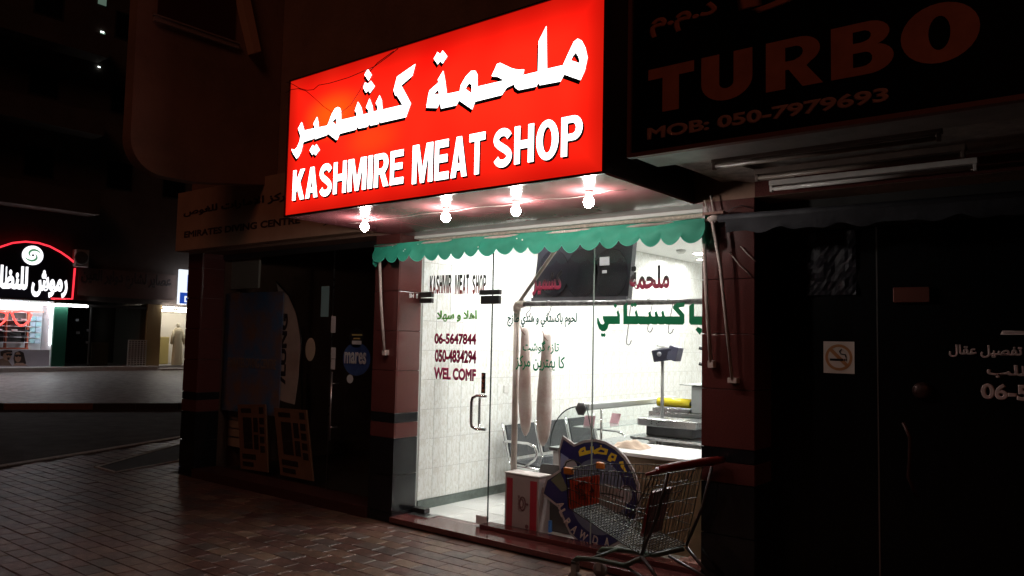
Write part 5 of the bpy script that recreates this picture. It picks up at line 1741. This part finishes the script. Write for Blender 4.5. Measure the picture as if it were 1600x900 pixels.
MB().lathe([(.0, 0), (.26, 0), (.26, .02), (.22, .03), (0, .02)], (-27.6, (a.y + c.y) / 2 - .05, (a.z + c.z) / 2), 24, Matrix.Rotation(R_(90), 3, 'Y')).build('fan_grille', mat('ac_dark', (.08, .075, .07), .5), ac)
# lit robe shop on the right
LT = emit('robe_shop_and_fill_tube', (1, .95, .85), 45)
rs = thing('robe_shop_fittings', (-30.5, 13.5, .35), 'lit shelves and counter inside the robe shop across the street', 'shelves')
box('back_shelf', mat('shelf_cream', (.65, .6, .5), .6), rs, -30.9, -30.6, fy(245), 16.5, .36, 2.9)
for k in range(8):
    box('shelf_board', mat('shelf_white', (.75, .74, .7), .5), rs, -30.6, -30.4, fy(249), fy(275), 1.3 + k * .19, 1.33 + k * .19)
    box('folded_cloth', mat('folded_white', (.7, .7, .7), .8), rs, -30.59, -30.42, fy(251), fy(273), 1.332 + k * .19, 1.43 + k * .19)
box('counter', mat('counter_dark', (.06, .035, .03), .4), rs, -29.6, -29.1, fy(248), fy(264), .36, 1.35, ch=.02)
box('counter', mat('counter_yellow', (.5, .4, .15), .5), rs, -29.9, -29.5, fy(276), fy(292), .36, 1.6, ch=.02)
MB().tube([(-29.6, fy(252), 2.8), (-29.6, 15.5, 2.8)], .025, 8).build('ceiling_and_fill_tube', LT, rs)
MB().tube([(-27.95, fy(252), 2.88), (-27.95, 15.5, 2.88)], .025, 8).build('ceiling_and_fill_tube', LT, rs)  # added fill tube before the doorway, there to brighten the mannequin
box('side_panel', mat('shelf_cream', (.65, .6, .5), .6), rs, -31, -28.65, fy(230), fy(230) + .1, .36, 2.95)
mn = thing('mannequin', px(0, -28.3, 275, 572), 'cream robed mannequin standing in the doorway of the lit robe shop', 'mannequin')
c = px(0, -28.3, 275.5, 572)
zt = px(0, -28.3, 275, 501).z
H = zt - .36
ROBE = mat('cream_robe', (.66, .58, .4), .75, bump=.2, bscale=12)
pf = [(.2, 0), (.215, .02), (.2, .2), (.185, .4), (.18, .55), (.19, .68), (.2, .76), (.16, .81), (.07, .845)]
q = MB()
vs, fs = [], []
n = 18
for r, h in pf:
    for j in range(n):
        a = 2 * math.pi * j / n
        rr = r * (1 + (.07 * math.sin(5 * a) * (1 - h)))
        vs.append((c.x + rr * .65 * math.cos(a), c.y + rr * 1.15 * math.sin(a), .36 + h * H))
for i in range(len(pf) - 1):
    for j in range(n):
        fs.append((i * n + j, i * n + (j + 1) % n, (i + 1) * n + (j + 1) % n, (i + 1) * n + j))
fs += [tuple(range(n)), tuple(range((len(pf) - 1) * n, len(pf) * n))]
q.add(vs, fs, True)
for s in (-1, 1):
    q.tube([(c.x, c.y + s * .17, .36 + .78 * H), (c.x + .02, c.y + s * .27, .36 + .62 * H), (c.x + .05, c.y + s * .3, .36 + .47 * H)], [.07, .062, .06], 10)
q.build('robe', ROBE, mn)
MB().lathe([(.045, -.02), (.045, .03), (.07, .06), (.082, .11), (.078, .17), (.05, .22), (0, .235)], (c.x, c.y, .36 + .835 * H), 16).build('head', mat('mannequin_head', (.72, .66, .5), .5), mn)
# white and blue box sign next door
bs = thing('white_blue_sign', (-27.5, 13.3, 3.0), 'small lit white and blue box sign partly hidden by the corner pillar', 'sign')
XS = -27.4
a, c = px(0, XS, 279, 475), px(0, XS, 330, 425)
box('panel', emit('sign_white_glow', (.85, .92, 1), 1.1), bs, XS - .15, XS, a.y, c.y, a.z, c.z)
a, c = px(0, XS, 280.5, 474), px(0, XS, 330, 460)
box('blue_strip', emit('sign_blue_glow', (.02, .08, .5), .8), bs, XS, XS + .012, a.y, c.y, a.z, c.z)
a, c = px(0, XS, 292, 455), px(0, XS, 312, 431)
box('blue_square', emit('sign_blue_glow', (.02, .08, .5), .8), bs, XS, XS + .012, a.y, c.y, a.z, c.z)
a, c = px(0, XS, 295, 453), px(0, XS, 308, 433)
box('yellow_mark', emit('sign_yellow_glow', (.9, .6, .05), .8), bs, XS + .012, XS + .02, a.y, c.y, a.z, c.z)
a, c = px(0, XS, 287.5, 472), px(0, XS, 296, 463)
put('lettering', fit(text_mesh('D', .06), (XS + .016, a.y, a.z), (0, c.y - a.y, 0), (0, 0, c.z - a.z), (1, 0, 0), .008), emit('sign_white_glow', (.85, .92, 1), 1.1), bs)
